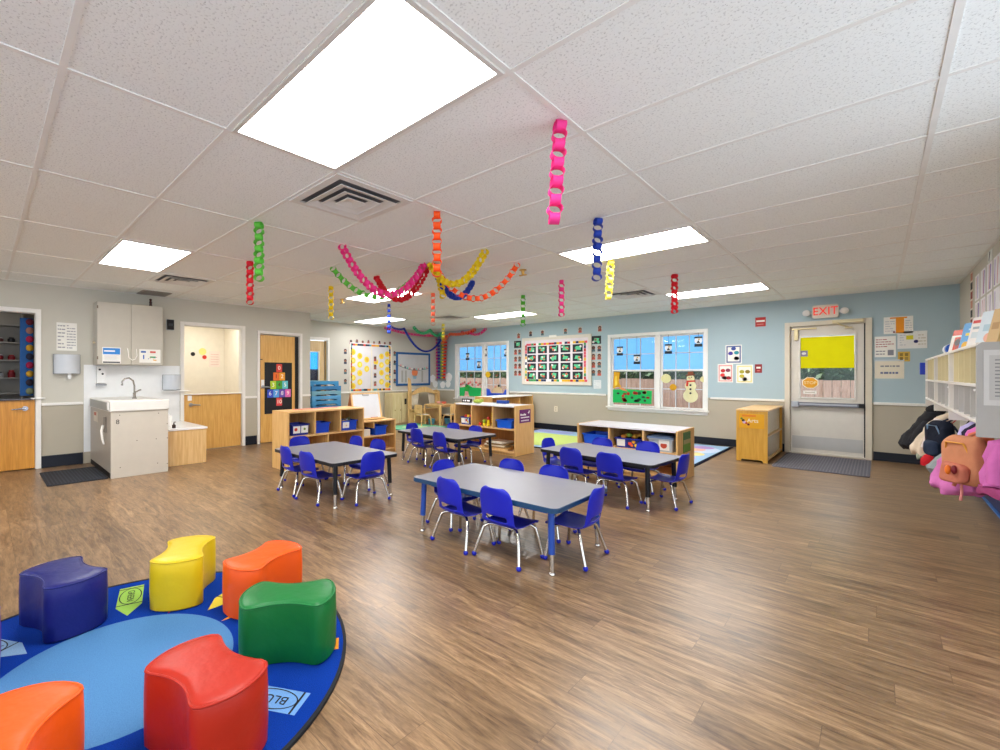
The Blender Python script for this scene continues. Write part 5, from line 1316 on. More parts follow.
for k, y in enumerate((7.50, 7.62, 8.2)):
    t2 = thing('paper_drawing', ['grey upright strip at the left of the blue framed board', 'second grey upright strip in the blue framed board', 'pale drawing in the right of the blue framed board'][k], 'drawing', *wallframe('far_left', y, 1.02, .016))
    MB().box(-.03, .03, -.002, 0, 0, .30).build('strip', paint('a9aaa6', .7), t2)
# clouds in the corner
CL = paint('eef1f2', .7)
for k, (w, u, z, r, nm) in enumerate((('far_left', 8.60, 1.10, .10, 'upper left'), ('back', -8.30, 1.13, .12, 'upper right'), ('far_left', 8.70, .95, .09, 'lower left'), ('back', -8.52, .93, .09, 'lower middle'), ('back', -8.32, .95, .085, 'lower right'))):
    t = thing('paper_cloud', 'round white paper cloud at the foot of the rainbow, %s' % nm, 'paper cloud', *wallframe(w, u, z, .004), 'white paper clouds under the rainbow')
    b = MB()
    for dx, dz, q in ((0, 0, 1), (.5*r, .25*r, .6), (-.5*r, .2*r, .62), (.1*r, .55*r, .6)): b.prism(circle(dx, dz, r*q, 20), -.004-.001*q, 0, 'y')
    b.build('cloud', CL, t)
# stack of cots
COT = [paint(c, .45, bump=.4, bscale=9, var=.18) for c in ('3f8fc0', '5a9fd0', '7aaec0', '3a80b8')]
for k in range(11):
    w = .78 if k < 10 else .70
    t = thing('stacking_cot', ['lowest', 'second', 'third', 'fourth', 'fifth', 'sixth', 'seventh', 'eighth', 'ninth', 'tenth', 'topmost'][k]+' light blue cot of the stack by the alcove door'+(' counted from the floor' if 0 < k < 10 else ''), 'cot', (-8.28+.002*(k % 2), 4.80-.03*(k == 10), .015+.097*k), R(.25*(k % 3)-.25), 'stacked blue cots')
    b = MB(); n = 12
    ys = [-.345, -.34, -.32, -.2, 0, .2, .32, .34, .345]; zs = [-.008, .03, .058, .064, .066, .064, .058, .03, -.008]
    g = [[(-w/2+w*i/n, ys[j], zs[j]+.008*math.sin(i*1.1+k*2)+(.03*math.sin(math.pi*i/n) if k == 10 else 0)) for i in range(n+1)] for j in range(9)]
    b.grid(g); b.build('sheet', COT[k % 4], t, smooth=60, solid=.006)
    b = MB()
    for y in (-.305, .305): b.tube([(-w/2, y, .062), (0, y, .058), (w/2, y, .062)], .013, 8)
    b.build('side_rail', paint('cfe0ea', .4) if k % 2 else COT[(k+1) % 4], t, smooth=50)
    for sx in (-1, 1):
        b = MB(); b.prism([(-.33, 0), (-.25, 0), (-.22, .03), (.22, .03), (.25, 0), (.33, 0), (.33, .0965), (-.33, .0965)], sx*(w/2)-.025, sx*(w/2)+.025, 'x'); b.build('end_leg', COT[(k+2) % 4], t, bevel=.008)
# lockers
t = thing('play_cupboard', 'pale birch play cupboard with a black latch against the alcove wall', 'cupboard', (-8.40, 6.92, .0), R(90)); W, D, Hh = .58, .30, .765
PB = wood('e0cfa5', 'cdb888', .4, 'Z', 'pale_birch')
MB().box(0, W, .02, D, 0, Hh).build('carcass', PB, t, bevel=.004)
for x0, x1 in ((.008, W/2-.003), (W/2+.003, W-.008)): MB().box(x0, x1, 0, .019, .03, Hh-.02).build('door', PB, t, bevel=.003)
b = MB(); b.box(W/2+.10, W/2+.16, -.012, 0, .48, .62); b.box(W/2+.12, W/2+.14, -.022, -.012, .51, .56); b.build('latch', BLACK, t, bevel=.004)
for x in (.08, W/2-.04): MB().box(x, x+.02, -.01, 0, .33, .36).build('knob', paint('b59a6a'), t)
# play theatre with an arch
t = thing('play_theatre', 'birch play theatre with an arched top and curtains in the far corner', 'play stand', (-8.28, 7.34, 0), R(90)); W = 1.05
b = MB(); arc = [(0.06+.93*k/20, .72+.19*math.sin(math.pi*k/20)) for k in range(21)]; low = [(.06+.93*(20-k)/20, .68+.09*math.sin(math.pi*(20-k)/20)) for k in range(21)]
b.prism(arc+low, 0, .03, 'y'); b.build('arch_panel', BIRCH, t, bevel=.004)
MB().prism([(0, 0), (.10, 0), (.10, .86), (.07, 1.10), (.0, 1.14)], 0, .03, 'y').build('tall_post', BIRCH, t, bevel=.004)
MB().box(.95, 1.05, 0, .03, 0, .76).build('post', BIRCH, t, bevel=.004)
MB().box(.10, .95, .0, .03, .0, .33).build('lower_panel', BIRCH, t, bevel=.003)
MB().box(.06, 1.0, -.10, .06, .33, .355).build('counter', BIRCH, t, bevel=.004)
MB().prism([(-.02, 0), (.26, 0), (.26, .72), (.20, .80), (.08, .82), (-.02, .76)], 1.055, 1.08, 'x').build('side_wing', BIRCH, t, bevel=.004)
for x0, x1 in ((.13, .40), (.70, .94)):
    g = [[(x0+(x1-x0)*i/14*(1-.25*j/4)+(0 if x0 < .3 else (x1-x0)*.25*j/4), .045+.012*math.sin(i*2.2), .75-.33*j/4) for i in range(15)] for j in range(5)]
    b = MB(); b.grid(g); b.build('curtain', paint('d8cdbb', .8, bump=.5, bscale=30, var=.25), t, smooth=60, solid=.003)
# wooden play table and seats
t = thing('play_table', 'small square birch play table in front of the arched play theatre', 'table', (-7.66, 7.80, 0), R(2)); w = .255
MB().prism(rrect(-w-.02, w+.02, -w-.02, w+.02, .05), .475, .50).build('tabletop', BIRCH, t, bevel=.004)
MB().box(-w+.03, w-.03, -w+.03, w-.03, .43, .475).build('apron', BIRCH, t, bevel=.003)
for sx in (-1, 1):
    for sy in (-1, 1): MB().box(sx*w-.022, sx*w+.022, sy*w-.022, sy*w+.022, 0, .4745).build('leg', BIRCH, t, bevel=.004)
def wchair(label, x, y, rz):
    t = thing('wooden_chair', label, 'chair', (x, y, 0), rz, 'birch chairs at the play table')
    MB().prism(rrect(-.14, .14, -.13, .14, .03), .245, .265).build('seat', BIRCH, t, bevel=.003)
    b = MB(); o = rrect(-.14, .14, .30, .50, .04); h = circle(0, .40, .022, 4*6); n = len(o)
    b.add([(x_, y_, z_) for y_ in (-.145, -.125) for x_, z_ in o]+[(x_, y_, z_) for y_ in (-.145, -.125) for x_, z_ in [(h[(i-6) % 24][0], h[(i-6) % 24][1]) for i in range(24)]],
          [(q, (q+1) % n, n+(q+1) % n, n+q) for q in range(n)]+[(2*n+q, 2*n+(q+1) % n, 3*n+(q+1) % n, 3*n+q) for q in range(n)]+[(q, (q+1) % n, 2*n+(q+1) % n, 2*n+q) for q in range(n)]+[(n+q, n+(q+1) % n, 3*n+(q+1) % n, 3*n+q) for q in range(n)])
    b.build('backrest', BIRCH, t)
    for sx in (-1, 1):
        b = MB(); b.tube([(sx*.12, -.135, .50-.16), (sx*.125, -.135, .25), (sx*.135, -.15, .0)], [.012, .016, .014], 8); b.build('leg', BIRCH, t, smooth=50)
        b = MB(); b.tube([(sx*.11, .10, .245), (sx*.13, .13, .21), (sx*.14, .15, .0)], [.014, .016, .014], 8); b.build('leg', BIRCH, t, smooth=50)
    b = MB(); b.box(-.12, .12, -.10, .10, .266, .272); b.build('seat_pad', paint('cfc9bd', .7), t)
wchair('birch chair left of the play table with its round holed back to the camera', -7.76, 7.33, R(-4)); wchair('birch chair right of the play table, holed back to the right', -7.28, 7.80, R(84))
for k, (x, y, c, lb) in enumerate(((-7.78, 7.90, 'e3a6a0', 'pinkish toy dish on the birch play table, left of two'), (-7.64, 7.93, 'd86a5a', 'reddish toy dish on the birch play table, right of two'))):
    t = thing('toy_dish', lb, 'toy', (x, y, .5005), 0, 'toy dishes on the play table')
    MB().lathe([(.03, 0), (.055, .02), (.06, .05), (.055, .05), (.03, .012)], n=16).build('bowl', paint(c, .5), t, smooth=50)
for k, (x, y) in enumerate(((-7.80, 7.66), (-7.52, 7.95))):
    t = thing('toy_bin', ['light blue bin on the floor under the play table, left of two', 'light blue bin on the floor under the play table, right of two'][k], 'bin', (x, y, .012), R(20*k), 'light blue bins under the play table')
    MB().lathe([(.07, 0), (.09, .12), (.095, .125), (.085, .12), (.068, .006)], n=20).build('tub', paint('5aa0c0', .4), t, smooth=50)

# ================================================================== RUGS OF THE BACK
b = MB(); b.box(-1.84, 1.84, -1.15, 1.15, .001, .009, 0); b.box(-1.79, 1.79, -1.10, 1.10, .0085, .0102, 1)
cm = [carpet('1a1e2c'), carpet('9fc0e0')]
def rp(poly, c):
    m = carpet(c)
    if m not in cm: cm.append(m)
    b.add([(x, y, .0106+.0002*(len(b.f) % 5)) for x, y in poly], [tuple(range(len(poly)))], cm.index(m))
rp(rrect(-1.6, -.05, -.95, .55, .25), 'c3d67c'); rp(rrect(-1.75, -.9, .62, 1.05, .15), '9fa8dc'); rp(circle(-.4, .8, .3, 20, .16), 'e79a86'); rp(circle(-1.1, -.2, .35, 20), 'd8e878')
for k, (x, y, r, c) in enumerate(((1.15, .25, .42, 'c5d4f0'), (1.12, .22, .26, 'f0b8a8'), (1.1, .2, .15, 'f2d98a'), (1.4, .5, .16, 'b79ad8'), (.85, -.1, .2, 'e89ab0'), (1.35, -.25, .2, 'f0dc9a'), (.8, .6, .18, '8fd0b8'), (1.5, -.7, .2, 'd2a0d8'), (.9, -.7, .25, 'f0b070'), (.35, .2, .25, '9ad0e8'))): rp(circle(min(x+.22, 1.5), y+.22, r, 20), c)
o = b.build('play_rug', cm, None, (-3.55, 7.55, 0)); tag(o, 'pale blue and lime patterned rug at the back wall behind the low shelves', 'rug')
b = MB(); b.prism(rrect(-.55, .55, -.6, .6, .1), .001, .009, m=0); b.prism(rrect(-.50, .50, -.55, .55, .1), .0085, .0105, m=1); b.prism(circle(0, 0, .3, 20), .0095, .011, m=2)
tag(b.build('green_rug', [carpet('2f8a6a'), carpet('7fc9a0'), carpet('b8dca8')], None, (-7.62, 6.95, 0)), 'green rug on the floor before the pale play cupboard and theatre', 'rug')

# ================================================================== POSTER ON THE WOODEN DOOR
t = thing('poster', 'black poster with a pyramid of bright number cards on the wooden door', 'poster', *wallframe('left', 3.485, .515, -.006)); W, Hh = .515, .915
MB().box(0, W, -.004, 0, 0, Hh).build('backing', paint('15151b', .6), t)
NUM = ['0', '1', '2', '3', '4', '5', '6', '7', '8', '9', '10']; CC = ['d8453a', 'e8702a', 'f0a02a', 'b5d236', '4aa83c', '62c0c9', '3a52c9', '58a0e0', '6a4fb0', 'e06ab0', 'e04a4a']
k = 0
for row, n in enumerate((1, 2, 3, 4, 1)):
    for c in range(n):
        x = W*.52+(c-(n-1)/2)*.112; z = Hh-.10-.152*row
        q = thing('number_card', '%s number card reading %s on the black door poster' % (['red', 'orange', 'amber', 'lime', 'green', 'pale blue', 'dark blue', 'sky blue', 'violet', 'pink', 'coral'][k], NUM[k]), 'number card', *wallframe('left', 3.485+x, .515+z, -.0012), 'number cards on the black poster')
        MB().prism(rrect(-.054, .054, -.072, .072, .01), -.002, 0, 'y').build('card', paint(CC[k], .6), q)
        text('numeral', NUM[k], .10, paint('fff4e8', .6) if k not in (1, 4) else paint('5a1a10', .6), q, (0, -.003, 0))
        k += 1

# ================================================================== STORE ROOM SEEN THROUGH THE LEFT DOOR
t = thing('wire_shelf', 'grey store shelf seen through the open upper half of the left door', 'shelf', (-8.75, -.62, 0), R(90)); W = 1.02
GS = paint('aaa8a4', .5)
for z in (.62, .95, 1.17, 1.42, 1.67, 1.92): MB().box(0, W, 0, .30, z-.018, z).build('shelf', GS, t, bevel=.003)
MB().box(0, W, .305, .32, .0, 2.1).build('back_panel', paint('b0aca4', .6), t)
for x in (-.02, W): MB().box(x, x+.02, 0, .32, 0, 2.1).build('side_panel', GS, t)
rnd = random.Random(11); kk = 0
for z, zn in ((1.67, 'upper'), (1.42, 'middle'), (1.17, 'lower')):
    for c in range(8):
        y = -.54+.12*c; h = rnd.uniform(.06, .10); col = rnd.choice(['8a1f2a', '1c1c22', 'd9d9dc', 'a8acb2', '5a2a2a'])
        q = thing('paint_jar', '%s item on the %s shelf of the dark store, %s from the left' % ({'8a1f2a': 'dark red', '1c1c22': 'black', 'd9d9dc': 'white', 'a8acb2': 'silver', '5a2a2a': 'brown'}[col], zn, ORD[c]), 'jar', (-8.82-.05*rnd.random(), y, z+.0005), 0, 'jars on the store shelves')
        MB().lathe([(.035, 0), (.04, .01), (.04, h*.7), (.025, h*.85)], n=12).build('body', paint(col, .35), q, smooth=40)
        MB().lathe([(.028, h*.85), (.03, h*.86), (.03, h), (.02, h+.004)], n=12).build('lid', paint(rnd.choice(['d8d8da', '2a2a2e', 'c23a3a']), .3, .3), q, smooth=40)
t = thing('wall_hanging', 'blue hanging strip of coloured pompoms inside the left door', 'hanging', (-8.10, .415, .93), R(90))
MB().box(-.06, .07, .0, .02, 0, 1.03).build('backing', paint('1f5a9c', .7), t)
for k in range(9):
    MB().ball((.035, -.02, .06+.115*k), (.04, .03, .045), 12, 8).build('pompom', paint(['8a8f6a', '2a2030', 'c99a2a', 'a81f4a', '24243a', 'c99a2a', 'b01f4a', 'b07a6a', '6a1f2f'][k], .8), t, smooth=60)
for k, (y, c, nm) in enumerate(((-.05, 'b0281f', 'red'), (.10, '1f1f24', 'black'), (-.22, 'e0b02a', 'yellow'))):
    q = thing('ball', nm+' ball low on the store shelf behind the left door ledge', 'ball', (-8.6-.0, y, .951+.065), 0, 'balls on the store shelf')
    q.location.x = -8.83
    MB().ball((0, 0, 0), .064, 16, 10).build('ball', paint(c, .4), q, smooth=60)
# washroom wall things
def on_wash(name, label, y, z, build):
    q = thing(name, label, 'decoration', (-9.597, y, z), R(90)); build(q)
for y, z, r, c, nm in ((2.885, 1.615, .04, '1c1c20', 'black'), (3.06, 1.67, .07, 'efe28a', 'pale yellow'), (3.095, 1.56, .04, 'd83a2a', 'red')):
    on_wash('wall_dot', nm+' round spot on the bright room wall behind the dutch door', y, z, lambda q: MB().prism(circle(0, 0, r, 18), -.004, 0, 'y').build('disc', paint(c, .6), q))
q = thing('notice', 'pinkish notice on the wall of the bright room behind the dutch door', 'notice', (-9.597, 3.18, 1.365), R(90))
b = MB(); b.box(0, .21, -.003, 0, 0, .32, 0)
for k in range(5): b.box(.03, .18, -.004, -.002, .05+.05*k, .06+.05*k, 1)
b.build('paper', [paint('efe2da', .7), paint('dfb8b4', .7)], q)

# ================================================================== RIGHT WALL: CUBBIES, PAPERS, COATS
CUB = paint('eae6df', .45)
YEDGE = paint('e9dcae', .5)
ENDSHADE = paint('b3b1ae', .5)  # shade of the near end's side, put into its colour
def cubby(label, y0, y1, ndiv, end):
    D = .36; W = y1-y0
    t = thing('cubby_rack', label, 'cubby rack', (XR-.003-D, y1, .93), R(-90), 'white wall cubbies'); T = .02
    xs = [0, W]
    for x in (0, W-T):
        low = -.075 if (x > 0 and end) or True else 0
        MB().prism([(0, low), (D, low), (D, .46), (.02, .46), (0, .44)], x, x+T, 'x').build('end_panel', ENDSHADE if (x > 0 and end) else CUB, t, bevel=.003)
    for z0, nm in ((0, 'bottom_panel'), (.205, 'shelf'), (.44, 'top_panel')): MB().box(T, W-T, 0, D-.012, z0, z0+T).build(nm, CUB, t, bevel=.003)
    MB().box(T, W-T, D-.012, D, -.075, .46).build('back_panel', paint('a9a7a4', .6), t)  # this grey carries the shading inside the cubbies
    MB().box(T, W-T, .13, .148, -.075, -.001).build('hook_rail', paint('c9c5bd', .5), t)
    for k in range(1, ndiv+1):
        x = W*k/(ndiv+1)
        MB().box(x-.005, x+.005, .004, D-.013, T, .205).build('divider', paint('c4c2be', .5), t); MB().box(x-.005, x+.005, .004, D-.013, .225, .44).build('divider', YEDGE, t)
    for k in range(ndiv+1):
        x = W*(k+.5)/(ndiv+1)
        b = MB(); b.tube([(x, .128, -.04), (x, .095, -.05), (x, .085, -.03)], .005, 6); b.build('hook', paint('a9a9ab', .3, .8), t)
    return t
cubby('white wall cubby rack nearest the camera, with a notice on its end', 3.92, 5.28, 4, True)
cubby('white wall cubby rack in the middle of the right wall', 5.285, 6.53, 3, False)
cubby('white wall cubby rack at the far end by the blue wall', 6.535, 7.66, 3, False)
EP = 3.917
t = thing('notice', 'grey paper in a clear sleeve on the end panel of the nearest cubby', 'notice', (.428, EP, 1.035), 0)
b = MB(); b.box(0, .20, -.003, 0, 0, .31, 0); b.box(.02, .18, -.004, -.002, .03, .28, 1)
for k in range(11): b.box(.04, .15-.02*(k % 3), -.0045, -.003, .05+.02*k, .057+.02*k, 2)
b.build('sheet', [paint('d3d2d0', .3), paint('c3c2c0', .6), paint('8a8a8c', .7)], t)
for k, (x, z) in enumerate(((.535, 1.355), (.545, .93))):
    t = thing('bolt', ['dark bolt head high on the nearest cubby end panel', 'dark bolt head low on the nearest cubby end panel'][k], 'bolt', (x, EP, z), 0, 'bolt heads on the cubby end')
    MB().lathe([(.013, 0), (.012, .004), (.006, .006)], (0, 0, 0), 14, 0, Matrix.Rotation(R(90), 4, 'X')).build('head', paint('1c1c20', .5), t, smooth=40)
# books standing on the cubbies
def book(label, y, w, h, col, prints, z=1.391, x=.47, tilt=12, th=.012, group='books standing on the cubbies', yaw=0):
    prints = [(p[0], p[1], p[2], p[3]*.72, p[4]) if p[0] == 'disc' else p for p in prints]
    w *= .72; h *= .74
    t = thing('picture_book', label, 'book', (x, y, z), R(-62+yaw), group)
    M = Matrix.Rotation(R(-tilt), 4, 'X')
    b = MB(); mats = [paint(col, .4)]; b.box(-w/2, w/2, 0, th, 0.003, h, 0, M)
    for p in prints:
        m = paint(p[-1], .4)
        mats.append(m); k = len(mats)-1
        if p[0] == 'disc': b.prism(circle(p[1]*w, p[2]*h, p[3], 16), -.001-.0002*k, .001, 'y', k, M)
        else: b.box(p[0]*w, p[1]*w, -.001-.0002*k, .001, p[2]*h, p[3]*h, k, M)
    b.build('cover', mats, t)
    MB().box(-w/2+.004, w/2-.003, .002, th-.002, h+.0, h+.001, 0, M).build('page_edge', paint('efe9da', .7), t)
book('orange red picture book standing on the middle cubby rack', 5.62, .24, .26, 'e2481f', [(-.5, .5, .68, .76, 'f4efe6'), ('disc', .05, .38, .07, 'b8331a'), ('disc', -.1, .45, .04, '3a2420'), (-.5, -.3, 0, .7, 'f4efe6')])
book('sky blue picture book standing on the cubbies right of the orange one', 4.98, .24, .27, '5aa2dc', [(-.3, .4, .52, .62, 'e8d24a'), ('disc', .1, .2, .06, 'f0932a'), ('disc', -.2, .16, .04, 'e8b52a'), (-.2, .3, .72, .78, 'bfe0f4')])
book('white book with a red heading standing on the nearest cubby rack', 4.52, .26, .27, 'e9e4e0', [(-.45, .5, .80, .9, 'd2403a'), (-.4, .3, .3, .5, 'c9d4d8'), (-.4, .1, .6, .68, '9aa8b0')])
book('pale blue white book standing on the nearest cubby rack beside the tan one', 4.22, .22, .28, 'cfdbe2', [(-.3, .4, .4, .6, 'a9c4d0'), ('disc', 0, .2, .04, 'e0a890')])
book('tan covered book near the front end of the nearest cubby rack', 4.05, .10, .27, 'c9a876', [(-.3, .3, .4, .6, 'b08a58')], th=.03)
book('green and yellow picture book at the front end of the nearest cubby rack', 3.99, .16, .24, '6ab83a', [('disc', .1, .5, .04, '2f52b8'), (-.4, .4, .1, .3, 'e8d24a')], x=.58)
t = thing('paper_roll', 'white and blue roll standing on the cubbies left of the orange book', 'roll', (.50, 6.28, 1.391), 0)
MB().cyl((0, 0, .055), .052, .15, 20, axis='y').build('white_roll', paint('eef0f2', .5), t, smooth=40); MB().cyl((0, -.11, .055), .048, .105, 20, axis='y').build('blue_roll', paint('1f5fc8', .5), t, smooth=40)
t = thing('folder', 'yellow topped white folder standing in the middle cubby rack', 'folder', (.425, 5.17, 1.156), R(-90))
b = MB(); b.box(-.055, .055, 0, .22, 0, .13, 0); b.box(-.055, .055, 0, .22, .13, .20, 1); b.build('sleeve', [paint('f0efe9', .6), paint('f2e01f', .6)], t, bevel=.002)
tub('frosted white bin in the lower row of the nearest cubby rack', (.425, 4.075, .9505), R(-90), .16, .25, .17, paint('dfe1e2', .35), group='white bins in the cubbies')
tub('frosted white bin in the lower row of the middle cubby rack', (.425, 5.45, .9505), R(-90), .19, .25, .16, paint('e3e4e4', .35), group='white bins in the cubbies')
rnd = random.Random(2)
for k, (y, z) in enumerate(((4.62, .9505), (4.90, 1.1555), (5.75, 1.1555), (6.05, .9505), (6.7, 1.1555), (7.0, .9505))):
    t = thing('paper_stack', ['stack of papers low in the nearest cubby rack', 'stack of papers high in the nearest cubby rack', 'stack of papers high in the middle cubby rack', 'stack of papers low in the middle cubby rack', 'stack of papers high in the far cubby rack', 'stack of papers low in the far cubby rack'][k], 'papers', (.46, y, z), R(-90), 'paper stacks in the cubbies')
    MB().box(-.08, .08, 0, .24, 0, .05+.03*rnd.random()).build('sheets', paint(rnd.choice(['e8e4f0', 'efece4', 'd9d4ea']), .7, bump=.3, bscale=40), t, bevel=.002)
t = thing('wall_pocket', 'small dark blue box hooked on the far end of the cubbies', 'box', (.52, 7.665, 1.21), R(180))
b = MB(); b.box(0, .16, -.06, 0, 0, .14); b.build('pocket', paint('1f3fb8', .4), t, bevel=.004)
MB().box(.02, .14, -.065, -.0605, .03, .11).build('label', paint('2f55cc', .4), t)
# two rows of papers on the right wall
rnd = random.Random(8)
for r in range(2):
    for k in range(9):
        y = 7.50-.36*k; z = 2.0-.285*r
        if r == 0 and k > 4: z += .0
        cols = ['8a5fc0', 'c9b6e0', '2a2a34', 'd8a0a8', 'e8e4f0', '5a5a80']
        pr = []
        for q in range(3):
            x = rnd.uniform(.05, .75); c = rnd.choice(cols); s = rnd.uniform(.05, .2)
            pr.append(('poly', [(x, .08), (x+.08, .05), (x+.08+s, .9), (x+s, .93)], paint(c, .7)))
        sheet('drawing', 'child drawing on the right wall, %s from the far end in the %s row' % (ORD[k], ['upper', 'lower'][r]), 'drawing', 'right', y-.29, y, z, z+.265, paint('f0edf2', .7), pr, 'drawings on the right wall')
sheet('drawing', 'small drawing high up near the ceiling on the right wall', 'drawing', 'right', 6.50, 6.72, 2.275, 2.375, paint('e9ece8', .7), [('poly', [(.2, .1), (.35, .1), (.6, .9), (.4, .9)], paint('3a3a48', .7))])
t = thing('photo_strip', 'narrow strip of red and black pictures beside the drawings on the right wall', 'strip', *wallframe('right', 7.83, 1.42, .002))
b = MB(); b.box(0, .17, -.003, 0, 0, .94, 0)
for k in range(9): b.box(.02, .15, -.0045, -.002, .02+.103*k, .10+.103*k, 1+k % 3)
b.build('strip', [paint('e6d8cc', .6), paint('8a2a26', .6), paint('26201f', .6), paint('c98a74', .6)], t)

# ---- coats and bags hanging under the cubbies
from mathutils import noise
def cloth(h, bump=.6, sc=18): return paint(h, .8, spec=.2, bump=bump, bscale=sc, var=.15)
def draped(rows, n=44, fold=.10, nf=6, seed=0, wr=.014):
    """a hanging garment: rows of (z, centre x, centre y, half width x, half width y), creased by noise"""
    rnd = random.Random(seed); ph = [rnd.uniform(0, 6.28) for _ in range(3)]
    # more rows between the given ones
    full = []
    for p, q in zip(rows, rows[1:]):
        for k in range(3): full.append(tuple(p[d]+(q[d]-p[d])*k/3 for d in range(5)))
    full.append(rows[-1])
    b = MB(); g = []; L = len(full)
    for j, (z, cx, cy, rx, ry) in enumerate(full):
        f = fold*min(1, j/(L-1)*1.6); row = []
        for i in range(n):
            a = 2*math.pi*i/n
            w = 1+f*(math.sin(nf*a+ph[0]+j*.12)*.7+math.sin((nf*2-1)*a+ph[1]+j*.05)*.35+math.sin(3*a+ph[2]+j*.3)*.5)
            v = Vector((cx+rx*w*math.cos(a), cy+ry*w*math.sin(a), z))
            d = noise.noise(v*22+Vector((seed, 0, 0)))*wr+noise.noise(v*9+Vector((0, seed, 0)))*wr*1.4
            k = min(1, j/3)
            row.append((v.x+d*k*math.cos(a), v.y+d*k*math.sin(a), v.z+.014*math.sin(4*a+ph[1])*(j > L-4)))
        g.append(row)
    vs = [p for r in g for p in r]
    fs = [(j*n+i, j*n+(i+1) % n, (j+1)*n+(i+1) % n, (j+1)*n+i) for j in range(L-1) for i in range(n)]
    fs += [tuple(range(n-1, -1, -1)), tuple((L-1)*n+i for i in range(n))]
    b.add(vs, fs)
    return b
HK = .855   # height of the hook rail
GCB = 'coats and bags under the cubbies'
def hang(name, label, cat, x, y, group=GCB): return thing(name, label, cat, (x, y, HK), 0, group)
t = hang('puffer_jacket', 'black quilted jacket with a hood hanging farthest along the cubbies', 'jacket', .40, 6.86)
draped([(.0, .08, 0, .03, .04), (-.03, .03, 0, .07, .09), (-.09, .0, 0, .09, .13), (-.15, -.02, 0, .095, .14), (-.22, -.045, 0, .11, .16), (-.30, -.075, 0, .125, .18), (-.38, -.095, 0, .13, .18), (-.43, -.09, 0, .10, .15)], fold=.06, seed=1).build('body', cloth('232328', .8, 14), t, smooth=70)
b = MB(); b.ball((.035, .0, -.01), (.075, .09, .055), 16, 10); b.build('hood', cloth('1e1e23', .8, 14), t, smooth=70)
b = MB(); b.tube([(-.03, -.13, -.14), (-.09, -.18, -.24), (-.13, -.17, -.36)], [.04, .045, .035], 10); b.build('sleeve', cloth('2b2b31', .8, 14), t, smooth=70)
t = hang('jacket', 'cream jacket hanging between the black jacket and the dark backpack', 'jacket', .41, 6.25)
draped([(.0, .08, 0, .02, .03), (-.04, .05, 0, .05, .08), (-.12, .0, 0, .07, .11), (-.22, -.04, 0, .08, .12), (-.33, -.07, 0, .09, .12), (-.40, -.08, 0, .08, .12)], fold=.12, seed=2).build('body', cloth('dccbb4'), t, smooth=70)
b = MB(); b.tube([(.0, -.10, -.06), (-.05, -.13, -.2), (-.09, -.12, -.33)], [.035, .04, .032], 10); b.build('sleeve', cloth('e6dcd8'), t, smooth=70)
t = hang('knit_hat', 'bright red hat dangling below the cream jacket', 'hat', .345, 5.98)
b = MB(); b.lathe([(.06, -.47), (.064, -.445), (.06, -.41), (.04, -.375), (.012, -.36)], n=18); b.build('hat', cloth('c8202c', .6, 60), t, smooth=60)
b = MB(); b.tube([(0, 0, -.365), (.08, .02, -.15), (.185, .03, -.01)], .004, 6); b.build('cord', cloth('a81a26'), t, smooth=60)
t = hang('scarf', 'pale grey green scarf end below the cream jacket', 'scarf', .31, 6.50)
draped([(-.005, .225, 0, .02, .03), (-.2, .06, .05, .02, .04), (-.40, -.0, 0, .025, .06), (-.47, -.01, 0, .02, .06)], fold=.1, seed=4).build('cloth', cloth('a9b5a2'), t, smooth=70)
